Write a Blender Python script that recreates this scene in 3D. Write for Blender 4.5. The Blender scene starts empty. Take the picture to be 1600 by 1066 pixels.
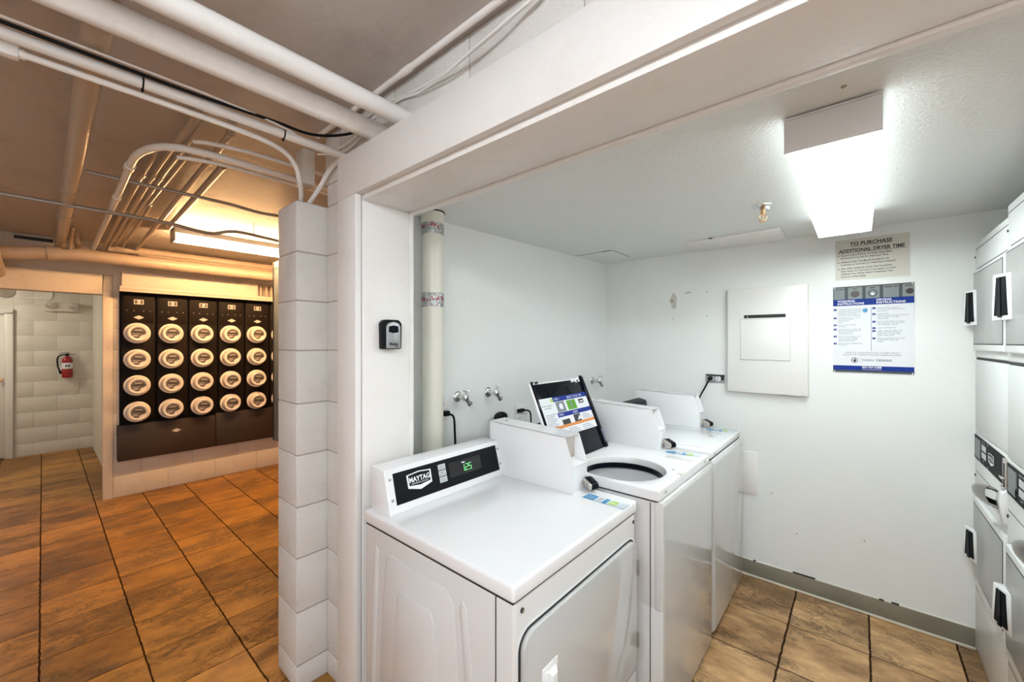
import bpy, bmesh, math, random
from mathutils import Vector, Matrix, Euler
random.seed(7)
sc = bpy.context.scene
col = sc.collection
R = math.radians
# ------------------------------------------------------------------ camera, world, exposure
cd = bpy.data.cameras.new('camera'); cam = bpy.data.objects.new('camera', cd); col.objects.link(cam)
cd.sensor_width = 36; cd.lens = 631.15 / 1600 * 36; cd.shift_y = 1.95 / 1600; cd.clip_start = 0.02
cam.location = (0, 0, 1.51); cam.rotation_euler = (R(90), 0, R(40.72))
sc.camera = cam
w = bpy.data.worlds.new('world'); sc.world = w; w.use_nodes = True
w.node_tree.nodes['Background'].inputs[0].default_value = (0.9, 0.95, 1, 1)
w.node_tree.nodes['Background'].inputs[1].default_value = 4.0     # fill daylight through the added, unseen hallway window
sc.view_settings.view_transform = 'Standard'; sc.view_settings.look = 'None'
sc.view_settings.gamma = 1; sc.view_settings.use_curve_mapping = False
sc.view_settings.exposure = 0.15
sc.cycles.use_denoising = True
sc.cycles.max_bounces = 10; sc.cycles.diffuse_bounces = 6; sc.cycles.glossy_bounces = 4
sc.cycles.sample_clamp_indirect = 6
E_LAUNDRY, E_HALL, E_NEAR, E_PASS = 22.0, 135.0, 40.0, 100.0
C_LAUNDRY, C_HALL, C_NEAR, C_PASS = (0.90, 1.0, 0.99), (1.0, 0.56, 0.24), (0.86, 0.94, 1.0), (1.0, 0.92, 0.76)

# ------------------------------------------------------------------ materials
MATS = {}
def mat(name, color, rough=0.5, metal=0.0, bump=0.0, bscale=60.0, var=0.0, vscale=4.0, emit=None, estr=0.0,
        coat=0.0, spec=0.5, stretch=(1, 1, 1), stain=None, sscale=3.0, samt=0.3, transmission=0.0):
    m = bpy.data.materials.new(name); m.use_nodes = True; nt = m.node_tree; N = nt.nodes; L = nt.links
    b = N['Principled BSDF']
    b.inputs['Roughness'].default_value = rough; b.inputs['Metallic'].default_value = metal
    b.inputs['Specular IOR Level'].default_value = spec
    if coat: b.inputs['Coat Weight'].default_value = coat; b.inputs['Coat Roughness'].default_value = 0.08
    if transmission: b.inputs['Transmission Weight'].default_value = transmission
    c4 = (*color, 1)
    b.inputs['Base Color'].default_value = c4
    tc = N.new('ShaderNodeTexCoord'); mp = N.new('ShaderNodeMapping'); mp.inputs['Scale'].default_value = stretch
    L.new(tc.outputs['Object'], mp.inputs[0])
    src = None
    if var > 0:
        n = N.new('ShaderNodeTexNoise'); n.inputs['Scale'].default_value = vscale; n.inputs['Detail'].default_value = 5
        L.new(mp.outputs[0], n.inputs['Vector'])
        r = N.new('ShaderNodeValToRGB'); r.color_ramp.elements[0].position = 0.3; r.color_ramp.elements[1].position = 0.7
        r.color_ramp.elements[0].color = (*[max(0, c * (1 - var)) for c in color], 1)
        r.color_ramp.elements[1].color = (*[min(1, c * (1 + var * 0.5)) for c in color], 1)
        L.new(n.outputs['Fac'], r.inputs[0]); src = r.outputs[0]
    if stain:
        n = N.new('ShaderNodeTexNoise'); n.inputs['Scale'].default_value = sscale; n.inputs['Detail'].default_value = 8
        n.inputs['Roughness'].default_value = 0.7
        L.new(mp.outputs[0], n.inputs['Vector'])
        r = N.new('ShaderNodeValToRGB'); r.color_ramp.elements[0].position = 0.52; r.color_ramp.elements[1].position = 0.75
        r.color_ramp.elements[0].color = (0, 0, 0, 1); r.color_ramp.elements[1].color = (samt, samt, samt, 1)
        L.new(n.outputs['Fac'], r.inputs[0])
        mx = N.new('ShaderNodeMixRGB'); mx.inputs[1].default_value = c4; mx.inputs[2].default_value = (*stain, 1)
        if src: L.new(src, mx.inputs[1])
        L.new(r.outputs[0], mx.inputs[0]); src = mx.outputs[0]
    if src: L.new(src, b.inputs['Base Color'])
    if bump > 0:
        n = N.new('ShaderNodeTexNoise'); n.inputs['Scale'].default_value = bscale; n.inputs['Detail'].default_value = 4
        L.new(mp.outputs[0], n.inputs['Vector'])
        bp = N.new('ShaderNodeBump'); bp.inputs['Strength'].default_value = bump; bp.inputs['Distance'].default_value = 0.01
        L.new(n.outputs['Fac'], bp.inputs['Height']); L.new(bp.outputs[0], b.inputs['Normal'])
    if emit:
        b.inputs['Emission Color'].default_value = (*emit, 1); b.inputs['Emission Strength'].default_value = estr
    MATS[name] = m
    return m

def tile_floor(name, ox, oy, px, py, streak, base_a, base_b, dark):
    """slate-look square tiles: grout lines at ox+k*px and oy+k*py, cleft veins running along one axis"""
    m = bpy.data.materials.new(name); m.use_nodes = True; nt = m.node_tree; N = nt.nodes; L = nt.links
    b = N['Principled BSDF']; geo = N.new('ShaderNodeNewGeometry')
    def math_(op, a, c=None, clamp=False):
        n = N.new('ShaderNodeMath'); n.operation = op; n.use_clamp = clamp
        for i, v in enumerate((a, c)):
            if v is None: continue
            if isinstance(v, (int, float)): n.inputs[i].default_value = v
            else: L.new(v, n.inputs[i])
        return n.outputs[0]
    sep = N.new('ShaderNodeSeparateXYZ'); L.new(geo.outputs['Position'], sep.inputs[0])
    wob = N.new('ShaderNodeTexNoise'); wob.inputs['Scale'].default_value = 22; L.new(geo.outputs['Position'], wob.inputs['Vector'])
    wv = math_('MULTIPLY', math_('SUBTRACT', wob.outputs['Fac'], 0.5), 0.010)
    u = math_('DIVIDE', math_('SUBTRACT', math_('ADD', sep.outputs[0], wv), ox), px)
    v = math_('DIVIDE', math_('SUBTRACT', math_('ADD', sep.outputs[1], wv), oy), py)
    fu, fv = math_('FLOOR', u), math_('FLOOR', v)
    ru, rv = math_('SUBTRACT', u, fu), math_('SUBTRACT', v, fv)
    du = math_('MULTIPLY', math_('MINIMUM', ru, math_('SUBTRACT', 1.0, ru)), px)
    dv = math_('MULTIPLY', math_('MINIMUM', rv, math_('SUBTRACT', 1.0, rv)), py)
    wu, wv2 = (0.0023, 0.0036) if streak == 'Y' else (0.0044, 0.0024)
    gu = math_('LESS_THAN', du, wu); gv = math_('LESS_THAN', dv, wv2)
    grout = math_('MAXIMUM', gu, gv)
    cid = N.new('ShaderNodeCombineXYZ'); L.new(fu, cid.inputs[0]); L.new(fv, cid.inputs[1])
    wn = N.new('ShaderNodeTexWhiteNoise'); wn.noise_dimensions = '3D'; L.new(cid.outputs[0], wn.inputs['Vector'])
    off = N.new('ShaderNodeVectorMath'); off.operation = 'SCALE'; off.inputs['Scale'].default_value = 40; L.new(wn.outputs['Color'], off.inputs[0])
    pos = N.new('ShaderNodeVectorMath'); pos.operation = 'ADD'; L.new(geo.outputs['Position'], pos.inputs[0]); L.new(off.outputs[0], pos.inputs[1])
    mp = N.new('ShaderNodeMapping'); L.new(pos.outputs[0], mp.inputs[0])
    mp.inputs['Scale'].default_value = (1, 0.5, 1) if streak == 'Y' else (0.5, 1, 1)
    # soft mottling
    n1 = N.new('ShaderNodeTexNoise'); n1.inputs['Scale'].default_value = 10; n1.inputs['Detail'].default_value = 8; n1.inputs['Roughness'].default_value = 0.65
    L.new(mp.outputs[0], n1.inputs['Vector'])
    tone = math_('ADD', math_('MULTIPLY', wn.outputs['Value'], 0.5), math_('SUBTRACT', math_('MULTIPLY', n1.outputs['Fac'], 1.7), 0.45), True)
    r1 = N.new('ShaderNodeValToRGB'); r1.color_ramp.elements[0].position = 0.25; r1.color_ramp.elements[1].position = 0.95
    r1.color_ramp.elements[0].color = (*base_a, 1); r1.color_ramp.elements[1].color = (*base_b, 1); L.new(tone, r1.inputs[0])
    # clefts
    n2 = N.new('ShaderNodeTexNoise'); n2.inputs['Scale'].default_value = 19; n2.inputs['Detail'].default_value = 9; n2.inputs['Roughness'].default_value = 0.72
    n2.inputs['Distortion'].default_value = 0.8; L.new(mp.outputs[0], n2.inputs['Vector'])
    n3 = N.new('ShaderNodeTexNoise'); n3.inputs['Scale'].default_value = 4.2; n3.inputs['Detail'].default_value = 3; L.new(mp.outputs[0], n3.inputs['Vector'])
    cl = math_('SUBTRACT', 1.0, math_('MULTIPLY', math_('ABSOLUTE', math_('SUBTRACT', n2.outputs['Fac'], 0.5)), 20), True)
    gate = math_('MULTIPLY', math_('SUBTRACT', n3.outputs['Fac'], 0.44), 7, True)
    cleft = math_('MULTIPLY', cl, gate, True)
    patch = math_('MULTIPLY', math_('SUBTRACT', n3.outputs['Fac'], 0.52), 5, True)
    dk = math_('MAXIMUM', math_('MULTIPLY', cleft, 0.85), math_('MULTIPLY', patch, 0.50))
    mx = N.new('ShaderNodeMixRGB'); L.new(dk, mx.inputs[0]); L.new(r1.outputs[0], mx.inputs[1]); mx.inputs[2].default_value = (*dark, 1)
    mg = N.new('ShaderNodeMixRGB'); L.new(math_('MULTIPLY', grout, 0.93), mg.inputs[0]); L.new(mx.outputs[0], mg.inputs[1]); mg.inputs[2].default_value = (0.018, 0.010, 0.006, 1)
    L.new(mg.outputs[0], b.inputs['Base Color'])
    rr = math_('ADD', math_('ADD', math_('MULTIPLY', n1.outputs['Fac'], 0.35), 0.26), math_('MULTIPLY', grout, 0.5), True)
    L.new(math_('SUBTRACT', 0.45, math_('MULTIPLY', grout, 0.42)), b.inputs['Specular IOR Level']); L.new(rr, b.inputs['Roughness'])
    h = math_('SUBTRACT', math_('ADD', math_('MULTIPLY', n1.outputs['Fac'], 0.5), math_('MULTIPLY', cleft, -0.5)), math_('MULTIPLY', grout, 0.8))
    bp = N.new('ShaderNodeBump'); bp.inputs['Strength'].default_value = 0.5; bp.inputs['Distance'].default_value = 0.006
    L.new(h, bp.inputs['Height']); L.new(bp.outputs[0], b.inputs['Normal'])
    MATS[name] = m
    return m

mat('white_wall', (0.81, 0.825, 0.815), 0.34, bump=0.12, bscale=26, var=0.03, vscale=2)
mat('laundry_ceiling_paint', (0.79, 0.81, 0.80), 0.42, bump=0.5, bscale=95)
mat('gloss_white_paint', (0.80, 0.785, 0.77), 0.32, bump=0.10, bscale=40)
mat('trim_paint', (0.80, 0.785, 0.765), 0.36, bump=0.16, bscale=70, stain=(0.45, 0.38, 0.3), sscale=9, samt=0.12)
mat('block_paint', (0.75, 0.73, 0.70), 0.55, bump=0.55, bscale=120, stain=(0.38, 0.34, 0.3), sscale=5, samt=0.25)
mat('hall_ceiling_paint', (0.52, 0.48, 0.45), 0.42, bump=0.4, bscale=14, stain=(0.2, 0.17, 0.14), sscale=4, samt=0.35)
mat('hall_wall_paint', (0.68, 0.60, 0.49), 0.5, bump=0.3, bscale=60, stain=(0.35, 0.26, 0.18), sscale=6, samt=0.25)
mat('passage_paint', (0.66, 0.63, 0.55), 0.5, bump=0.35, bscale=90, stain=(0.4, 0.37, 0.3), sscale=5, samt=0.2)
mat('mortar', (0.40, 0.37, 0.33), 0.8)
mat('pipe_paint', (0.88, 0.87, 0.85), 0.30, bump=0.14, bscale=30, stain=(0.42, 0.36, 0.3), sscale=9, samt=0.2)
mat('pipe_paint_tan', (0.47, 0.375, 0.285), 0.3, bump=0.12, bscale=40, stain=(0.3, 0.2, 0.12), sscale=8, samt=0.35)
mat('metal_conduit', (0.42, 0.40, 0.37), 0.4, metal=0.5)
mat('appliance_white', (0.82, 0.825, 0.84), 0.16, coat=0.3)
mat('appliance_side_shaded', (0.68, 0.675, 0.67), 0.22, coat=0.2)  # white enamel greyed, so the shade on the cabinet sides is in the colour
mat('appliance_front_shaded', (0.51, 0.51, 0.505), 0.08, coat=0.6)  # same white enamel, darker still to imitate shade on the front faces
mat('stack_front', (0.76, 0.77, 0.77), 0.27)
mat('panel_black', (0.008, 0.009, 0.010), 0.6, spec=0.1)
mat('plastic_black', (0.007, 0.008, 0.010), 0.45, spec=0.12)
mat('gloss_black', (0.005, 0.006, 0.010), 0.08, spec=0.12)
mat('display_black', (0.004, 0.004, 0.004), 0.08)
mat('dark_gap', (0.02, 0.02, 0.02), 0.7)
mat('grey_label', (0.55, 0.57, 0.57), 0.4)
mat('window_grey', (0.34, 0.34, 0.335), 0.3, var=0.10, vscale=6, coat=0.2)
mat('chrome', (0.72, 0.72, 0.72), 0.18, metal=1.0)
mat('brushed_nickel', (0.62, 0.58, 0.52), 0.28, metal=1.0)
mat('shroud_steel', (0.28, 0.265, 0.25), 0.16, metal=1.0)
mat('dull_steel', (0.42, 0.43, 0.44), 0.4, metal=0.8)
mat('brass', (0.75, 0.5, 0.28), 0.3, metal=1.0)
mat('tub_steel', (0.74, 0.75, 0.76), 0.35)
mat('pvc_cream', (0.78, 0.755, 0.66), 0.32, stain=(0.6, 0.52, 0.3), sscale=3, samt=0.25, stretch=(6, 6, 0.7))
mat('foil', (0.60, 0.60, 0.60), 0.22, metal=0.95, bump=1.0, bscale=70, var=.4, vscale=60)
mat('red_print', (0.45, 0.03, 0.06), 0.4)
mat('paper_white', (0.74, 0.75, 0.78), 0.45, spec=0.3)
mat('paper_cream', (0.62, 0.59, 0.52), 0.35)
mat('paper_tape', (0.74, 0.72, 0.68), 0.18)
mat('ink_black', (0.02, 0.02, 0.02), 0.5)
mat('ink_grey', (0.17, 0.19, 0.26), 0.5)
mat('ink_blue', (0.006, 0.028, 0.22), 0.5, spec=0.2)
mat('ink_white', (0.85, 0.87, 0.9), 0.4)
mat('ink_midblue', (0.06, 0.28, 0.52), 0.35)
mat('ink_lime', (0.42, 0.62, 0.10), 0.4)
mat('ink_green', (0.10, 0.32, 0.03), 0.5, spec=.2)
mat('ink_orange', (0.62, 0.22, 0.05), 0.4)
mat('photo_grey', (0.07, 0.08, 0.085), 0.5, spec=.2)
mat('photo_mid', (0.21, 0.235, 0.24), 0.5, spec=.2)
mat('photo_dark', (0.03, 0.02, 0.02), 0.3)
mat('base_vinyl', (0.25, 0.225, 0.175), 0.45, bump=0.1, bscale=30, var=0.2, vscale=3, stain=(0.12, 0.11, 0.08), sscale=5, samt=0.4)
mat('caulk', (0.68, 0.67, 0.6), 0.5)
mat('patch', (0.56, 0.54, 0.50), 0.6)
mat('gouge', (0.36, 0.31, 0.24), 0.8)
mat('meter_panel_paint', (0.007, 0.0045, 0.003), 0.6, spec=0.15, bump=0.1, bscale=50, var=0.3, vscale=3)
mat('meter_trough_paint', (0.026, 0.016, 0.009), 0.6, bump=0.1, bscale=50, var=0.25, vscale=3)
mat('meter_plastic', (0.82, 0.76, 0.68), 0.3)
mat('meter_face', (0.10, 0.085, 0.075), 0.3)
mat('meter_print', (0.42, 0.38, 0.34), 0.4)
mat('badge_metal', (0.62, 0.56, 0.50), 0.45)
mat('cabinet_blue_grey', (0.13, 0.16, 0.185), 0.5, metal=0.0, var=0.2, vscale=9)
mat('extinguisher_red', (0.30, 0.012, 0.015), 0.25)
mat('door_paint', (0.74, 0.72, 0.66), 0.35)
mat('lens_grey', (0.55, 0.5, 0.45), 0.1, metal=0.4)
mat('fixture_white', (0.78, 0.79, 0.80), 0.35)
mat('green_led', (0.0, 0.1, 0.0), 0.4, emit=(0.25, 1.0, 0.35), estr=1.2)
mat('laundry_lens', (0.9, 0.9, 0.9), 0.4, emit=C_LAUNDRY, estr=E_LAUNDRY)
mat('hall_tube', (0.9, 0.9, 0.9), 0.4, emit=C_HALL, estr=E_HALL)
mat('near_fill_lens', (0.9, 0.9, 0.9), 0.4, emit=C_NEAR, estr=E_NEAR)
mat('lens_side', (0.85, 0.85, 0.85), 0.4, emit=C_LAUNDRY, estr=2.6)
mat('side_fill_lens', (0.9, 0.9, 0.9), 0.4, emit=C_NEAR, estr=E_NEAR * 0.14)
mat('passage_fill_lens', (0.9, 0.9, 0.9), 0.4, emit=C_PASS, estr=E_PASS)
tile_floor('hall_tiles', -2.61, -0.0106, 0.331, 0.332, 'Y', (0.17, 0.068, 0.012), (0.52, 0.25, 0.048), (0.035, 0.017, 0.006))
tile_floor('laundry_tiles', -0.29, 2.603, 0.328, 0.368, 'X', (0.22, 0.11, 0.040), (0.70, 0.43, 0.205), (0.055, 0.030, 0.015))

# ------------------------------------------------------------------ mesh builder
FONT = {}
class MB:
    def __init__(s): s.v = []; s.f = []; s.mi = []; s.mats = []
    def m(s, name):
        if name not in s.mats: s.mats.append(name)
        return s.mats.index(name)
    def add(s, vs, fs, mt, M=None):
        o = len(s.v); k = s.m(mt)
        for p in vs: s.v.append(tuple(M @ Vector(p)) if M is not None else tuple(p))
        for f in fs: s.f.append([i + o for i in f]); s.mi.append(k)
        return s
    def bm(s, b, mt, M=None):
        b.verts.ensure_lookup_table()
        for i, v in enumerate(b.verts): v.index = i
        s.add([v.co.copy() for v in b.verts], [[v.index for v in f.verts] for f in b.faces], mt, M); b.free(); return s
    def box(s, x0, x1, y0, y1, z0, z1, mt, bev=0.0, M=None, seg=2):
        b = bmesh.new(); bmesh.ops.create_cube(b, size=1)
        for v in b.verts:
            v.co = Vector(((x0 + x1) / 2 + v.co.x * (x1 - x0), (y0 + y1) / 2 + v.co.y * (y1 - y0), (z0 + z1) / 2 + v.co.z * (z1 - z0)))
        if bev > 0:
            bmesh.ops.bevel(b, geom=list(b.edges), offset=bev, segments=seg, affect='EDGES', profile=0.5)
        return s.bm(b, mt, M)
    def cyl(s, p0, p1, r0, mt, r1=None, n=20, M=None, caps=True):
        r1 = r0 if r1 is None else r1
        p0, p1 = Vector(p0), Vector(p1); d = (p1 - p0).normalized()
        a = d.orthogonal().normalized(); c = d.cross(a)
        vs = []; fs = []
        for p, r in ((p0, r0), (p1, r1)):
            for i in range(n):
                t = 2 * math.pi * i / n; vs.append(p + (a * math.cos(t) + c * math.sin(t)) * r)
        for i in range(n): fs.append([i, (i + 1) % n, n + (i + 1) % n, n + i])
        if caps: fs.append(list(range(n))[::-1]); fs.append(list(range(n, 2 * n)))
        return s.add(vs, fs, mt, M)
    def tube(s, pts, r, mt, n=14, smooth=6, M=None):
        P = [Vector(p) for p in pts]
        if smooth and len(P) > 2:
            Q = []
            E = [P[0] * 2 - P[1]] + P + [P[-1] * 2 - P[-2]]
            for i in range(1, len(E) - 2):
                a, b, c, d = E[i - 1], E[i], E[i + 1], E[i + 2]
                for k in range(smooth):
                    t = k / smooth
                    Q.append(0.5 * ((2 * b) + (c - a) * t + (2 * a - 5 * b + 4 * c - d) * t * t + (3 * b - 3 * c + d - a) * t ** 3))
            Q.append(P[-1]); P = Q
        vs = []; fs = []; nrm = None
        for i, p in enumerate(P):
            d = (P[min(i + 1, len(P) - 1)] - P[max(i - 1, 0)]).normalized()
            if nrm is None: nrm = d.orthogonal().normalized()
            nrm = (nrm - d * nrm.dot(d)).normalized(); c = d.cross(nrm)
            for k in range(n):
                t = 2 * math.pi * k / n; vs.append(p + (nrm * math.cos(t) + c * math.sin(t)) * r)
        for i in range(len(P) - 1):
            for k in range(n): fs.append([i * n + k, i * n + (k + 1) % n, (i + 1) * n + (k + 1) % n, (i + 1) * n + k])
        fs.append(list(range(n))[::-1]); fs.append([(len(P) - 1) * n + k for k in range(n)])
        return s.add(vs, fs, mt, M)
    def lathe(s, prof, mt, M=None, n=32, sx=1.0, sy=1.0, caps=True):
        vs = []; fs = []
        for r, z in prof:
            for k in range(n):
                t = 2 * math.pi * k / n; vs.append((r * math.cos(t) * sx, r * math.sin(t) * sy, z))
        for i in range(len(prof) - 1):
            for k in range(n): fs.append([i * n + k, i * n + (k + 1) % n, (i + 1) * n + (k + 1) % n, (i + 1) * n + k])
        if caps and prof[0][0] > 1e-6: fs.append(list(range(n))[::-1])
        if caps and prof[-1][0] > 1e-6: fs.append([(len(prof) - 1) * n + k for k in range(n)])
        return s.add(vs, fs, mt, M)
    def prism(s, poly, vec, mt, M=None, bev=0.0):
        vec = Vector(vec); n = len(poly)
        b = bmesh.new(); a = [b.verts.new(Vector(p)) for p in poly]; c = [b.verts.new(Vector(p) + vec) for p in poly]
        b.faces.new(a[::-1]); b.faces.new(c)
        for i in range(n): b.faces.new([a[i], a[(i + 1) % n], c[(i + 1) % n], c[i]])
        bmesh.ops.recalc_face_normals(b, faces=list(b.faces))
        if bev > 0: bmesh.ops.bevel(b, geom=list(b.edges), offset=bev, segments=2, affect='EDGES', profile=0.5)
        return s.bm(b, mt, M)
    def rect(s, M, x0, x1, y0, y1, mt, z=0.0, t=0.0006):
        """thin printed patch in the local plane of M (x right, y up, z outwards)"""
        return s.box(x0, x1, y0, y1, z, z + t, mt, M=M)
    def text(s, body, size, M, mt, x=0.0, y=0.0, z=0.0008, align='LEFT', bold=0.0, sx=1.0, ext=0.0, ls=1.0):
        c = bpy.data.curves.new('lettering', 'FONT'); c.body = body; c.size = size; c.align_x = align
        c.offset = bold; c.resolution_u = 3; c.extrude = ext; c.space_line = ls
        o = bpy.data.objects.new('lettering', c); col.objects.link(o)
        bpy.context.view_layer.update()
        me = bpy.data.meshes.new_from_object(o.evaluated_get(bpy.context.evaluated_depsgraph_get()))
        T = M @ Matrix.Translation((x, y, z)) @ Matrix.Diagonal((sx, 1, 1, 1))
        s.add([v.co.copy() for v in me.vertices], [list(p.vertices) for p in me.polygons], mt, T)
        bpy.data.objects.remove(o); bpy.data.curves.remove(c); bpy.data.meshes.remove(me)
        return s
    def build(s, name, parent=None, smooth=True, angle=35):
        me = bpy.data.meshes.new(name); me.from_pydata(s.v, [], s.f)
        for x in s.mats: me.materials.append(MATS[x])
        me.polygons.foreach_set('material_index', s.mi)
        me.update()
        b = bmesh.new(); b.from_mesh(me); bmesh.ops.recalc_face_normals(b, faces=list(b.faces)); b.to_mesh(me); b.free()
        if smooth:
            me.polygons.foreach_set('use_smooth', [True] * len(me.polygons)); me.set_sharp_from_angle(angle=R(angle))
        o = bpy.data.objects.new(name, me); col.objects.link(o)
        if parent: o.parent = parent
        return o
def frame(origin, right, up):
    r = Vector(right).normalized(); u = Vector(up).normalized(); n = r.cross(u)
    return Matrix(((r.x, u.x, n.x, origin[0]), (r.y, u.y, n.y, origin[1]), (r.z, u.z, n.z, origin[2]), (0, 0, 0, 1)))
def tag(o, label, cat, group=None):
    o['label'] = label; o['category'] = cat
    if group: o['group'] = group
    return o
def thing(name, loc, label, cat, group=None, rz=0.0):
    o = bpy.data.objects.new(name, None); col.objects.link(o); o.empty_display_size = 0.1
    o.location = loc; o.rotation_euler = (0, 0, rz); return tag(o, label, cat, group)
def struct(o): o['kind'] = 'structure'; return o
def copy_tree(o, parent=None):
    c = o.copy(); col.objects.link(c); c.parent = parent
    for ch in o.children: copy_tree(ch, c)
    return c

# ------------------------------------------------------------------ the setting
ZC, ZL = 2.45, 2.147            # hall ceiling, laundry ceiling
YF = 2.995                      # far laundry wall
def S(name, *boxes, mt='white_wall', bev=0.0):
    b = MB()
    for x in boxes: b.box(*x[:6], x[6] if len(x) > 6 else mt, bev)
    return struct(b.build(name))
S('floor', (-8.6, 1.9, -2.6, 0.78, -0.1, 0), (-8.6, -1.75, 0.78, 4.2, -0.1, 0), mt='hall_tiles')
S('floor_laundry', (-1.75, 1.9, 0.78, 3.2, -0.1, 0), mt='laundry_tiles')
S('ceiling', (-5.6, 1.9, -2.6, 0.90, ZC, ZC + .1), (-5.6, -1.85, 0.90, 4.2, ZC, ZC + .1), mt='hall_ceiling_paint')
S('ceiling_passage', (-8.6, -5.6, -2.7, 0.6, 2.30, 2.4), mt='hall_ceiling_paint')
lc = MB().box(-1.75, 1.9, 0.90, 3.1, ZL, ZL + .1, 'laundry_ceiling_paint')
lc.box(-1.60, -1.295, 2.566, 2.570, ZL - .0012, ZL + .001, 'dark_gap').box(-1.299, -1.295, 2.57, 2.86, ZL - .0012, ZL + .001, 'dark_gap')
lc.box(-1.38, -1.31, 2.562, 2.572, ZL - .002, ZL + .001, 'dark_gap')
lc.lathe([(0, -.002), (.005, -.003), (.007, 0)], 'gouge', Matrix.Translation((-.03, 1.30, ZL)), 10)
struct(lc.build('ceiling_laundry'))
# far wall with its scars
fw = MB().box(-1.85, 1.9, YF, YF + .12, 0, 2.6, 'white_wall')
Mw = frame((0, YF, 0), (1, 0, 0), (0, 0, 1))
def blob(b, cx, cz, rx, rz, mt, n=14, jit=.25, M=Mw, z=0.0005, seed=1):
    rnd = random.Random(seed); pts = []
    for i in range(n):
        t = 2 * math.pi * i / n; k = 1 + rnd.uniform(-jit, jit)
        pts.append((cx + math.cos(t) * rx * k, cz + math.sin(t) * rz * k, z))
    b.prism(pts, (0, 0, 0.0006), mt, M)
blob(fw, -1.028, 1.815, .026, .052, 'patch', seed=3); blob(fw, -1.036, 1.812, .010, .014, 'gouge', seed=4, z=.0018)
blob(fw, -1.022, 1.775, .016, .022, 'patch', seed=6, z=.0009)
blob(fw, -.925, 1.862, .022, .008, 'patch', seed=5)
for (x, z) in ((-.80, 1.86), (-.80, 1.69), (-1.03, 1.68), (-.42, .56), (-.29, .345), (.02, .40)):
    blob(fw, x, z, .004, .004, 'gouge', n=8, seed=int(x * 100) + 9)
struct(fw.build('wall_far'))
# left laundry wall (runs very slightly out of square)
lw = MB()
lw.prism([(-1.70, .90, 0), (-1.565, 3.10, 0), (-1.85, 3.10, 0), (-1.85, .90, 0)], (0, 0, 2.6), 'white_wall')
struct(lw.build('wall_left'))
def lwx(y): return -1.70 + (y - .90) * (0.135 / 2.2)
S('wall_right', (1.15, 1.27, 1.02, 3.1, 0, 2.6))
S('wall_hall_right', (1.8, 1.92, -2.7, -2.25, 0, 2.6), (1.8, 1.92, -.15, .86, 0, 2.6), (1.8, 1.92, -2.25, -.15, 2.15, 2.6), (1.8, 1.92, -2.25, -.15, -.1, .75), mt='gloss_white_paint')  # opening in this wall is added to let fill daylight in
pl = bpy.data.lights.new('fill_window_portal', 'AREA'); pl.shape = 'RECTANGLE'; pl.size = 1.4; pl.size_y = 2.1; pl.cycles.is_portal = True
po = bpy.data.objects.new('fill_window_portal', pl); col.objects.link(po); po.location = (1.86, -1.2, 1.45); po.rotation_euler = (0, R(90), 0)
wf = MB()  # frame of the added window, out of view, there for fill light
for z in (.75, 1.42, 2.11): wf.box(1.83, 1.89, -2.25, -.15, z, z + .04, 'trim_paint', .003)
for y in (-2.25, -1.22, -.19): wf.box(1.83, 1.89, y, y + .04, .75, 2.15, 'trim_paint', .003)
struct(wf.build('fill_window_1'))
S('wall_front', (-8.6, 1.9, -2.7, -2.6, 0, 2.6), mt='gloss_white_paint')
S('wall_hall_end', (-5.6, -1.85, 4.2, 4.3, 0, 2.6), mt='hall_wall_paint')
S('wall_hall_partition', (-3.60, -1.85, 1.30, 4.2, 0, 2.6), mt='hall_wall_paint')
# block wall above and beside the opening
def blocks(b, x0, x1, y0, y1, zs, joints, mt='block_paint', gap=.0035, bev=.006, axis='x', core='mortar', rec=.004):
    """zs: course boundaries; joints[i]: boundaries along the axis for course i%len"""
    if axis == 'x': b.box(x0 + gap, x1 - gap, y0 + rec, y1 - rec, zs[0], zs[-1], core)
    else: b.box(x0 + rec, x1 - rec, y0 + gap, y1 - gap, zs[0], zs[-1], core)
    for i in range(len(zs) - 1):
        js = joints[i % len(joints)]
        for a, c in zip(js[:-1], js[1:]):
            g = gap / 2
            if axis == 'x': b.box(a + g, c - g, y0, y1, zs[i] + g, zs[i + 1] - g, mt, bev)
            else: b.box(x0, x1, a + g, c - g, zs[i] + g, zs[i + 1] - g, mt, bev)
zc = [0.0, .1045, .336, .571, .792, 1.018, 1.242, 1.474, 1.692, 1.9047, 2.126]
b = MB(); blocks(b, -1.842, -1.545, .846, .90, zc + [2.225], [[-1.842, -1.545]])
b.box(-1.842, -1.41, .852, .90, 0, 2.225, 'block_paint')
zs = [2.225, 2.45]
blocks(b, -1.86, 1.80, .846, .90, zs, [[-1.86, -1.72, -1.30, -.90, -.50, -.10, .30, .70, 1.1, 1.5, 1.80]], gap=.002, bev=.004, rec=.002)
b.box(-1.545, -1.41, .775, .90, 0, 2.04, 'trim_paint')
struct(b.build('wall_block_face'))
# masonry pier beside the opening
b = MB(); blocks(b, -2.053, -1.842, .714, .858, zc, [[-2.053, -1.842]])
struct(b.build('trim_masonry_pier'))
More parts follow.
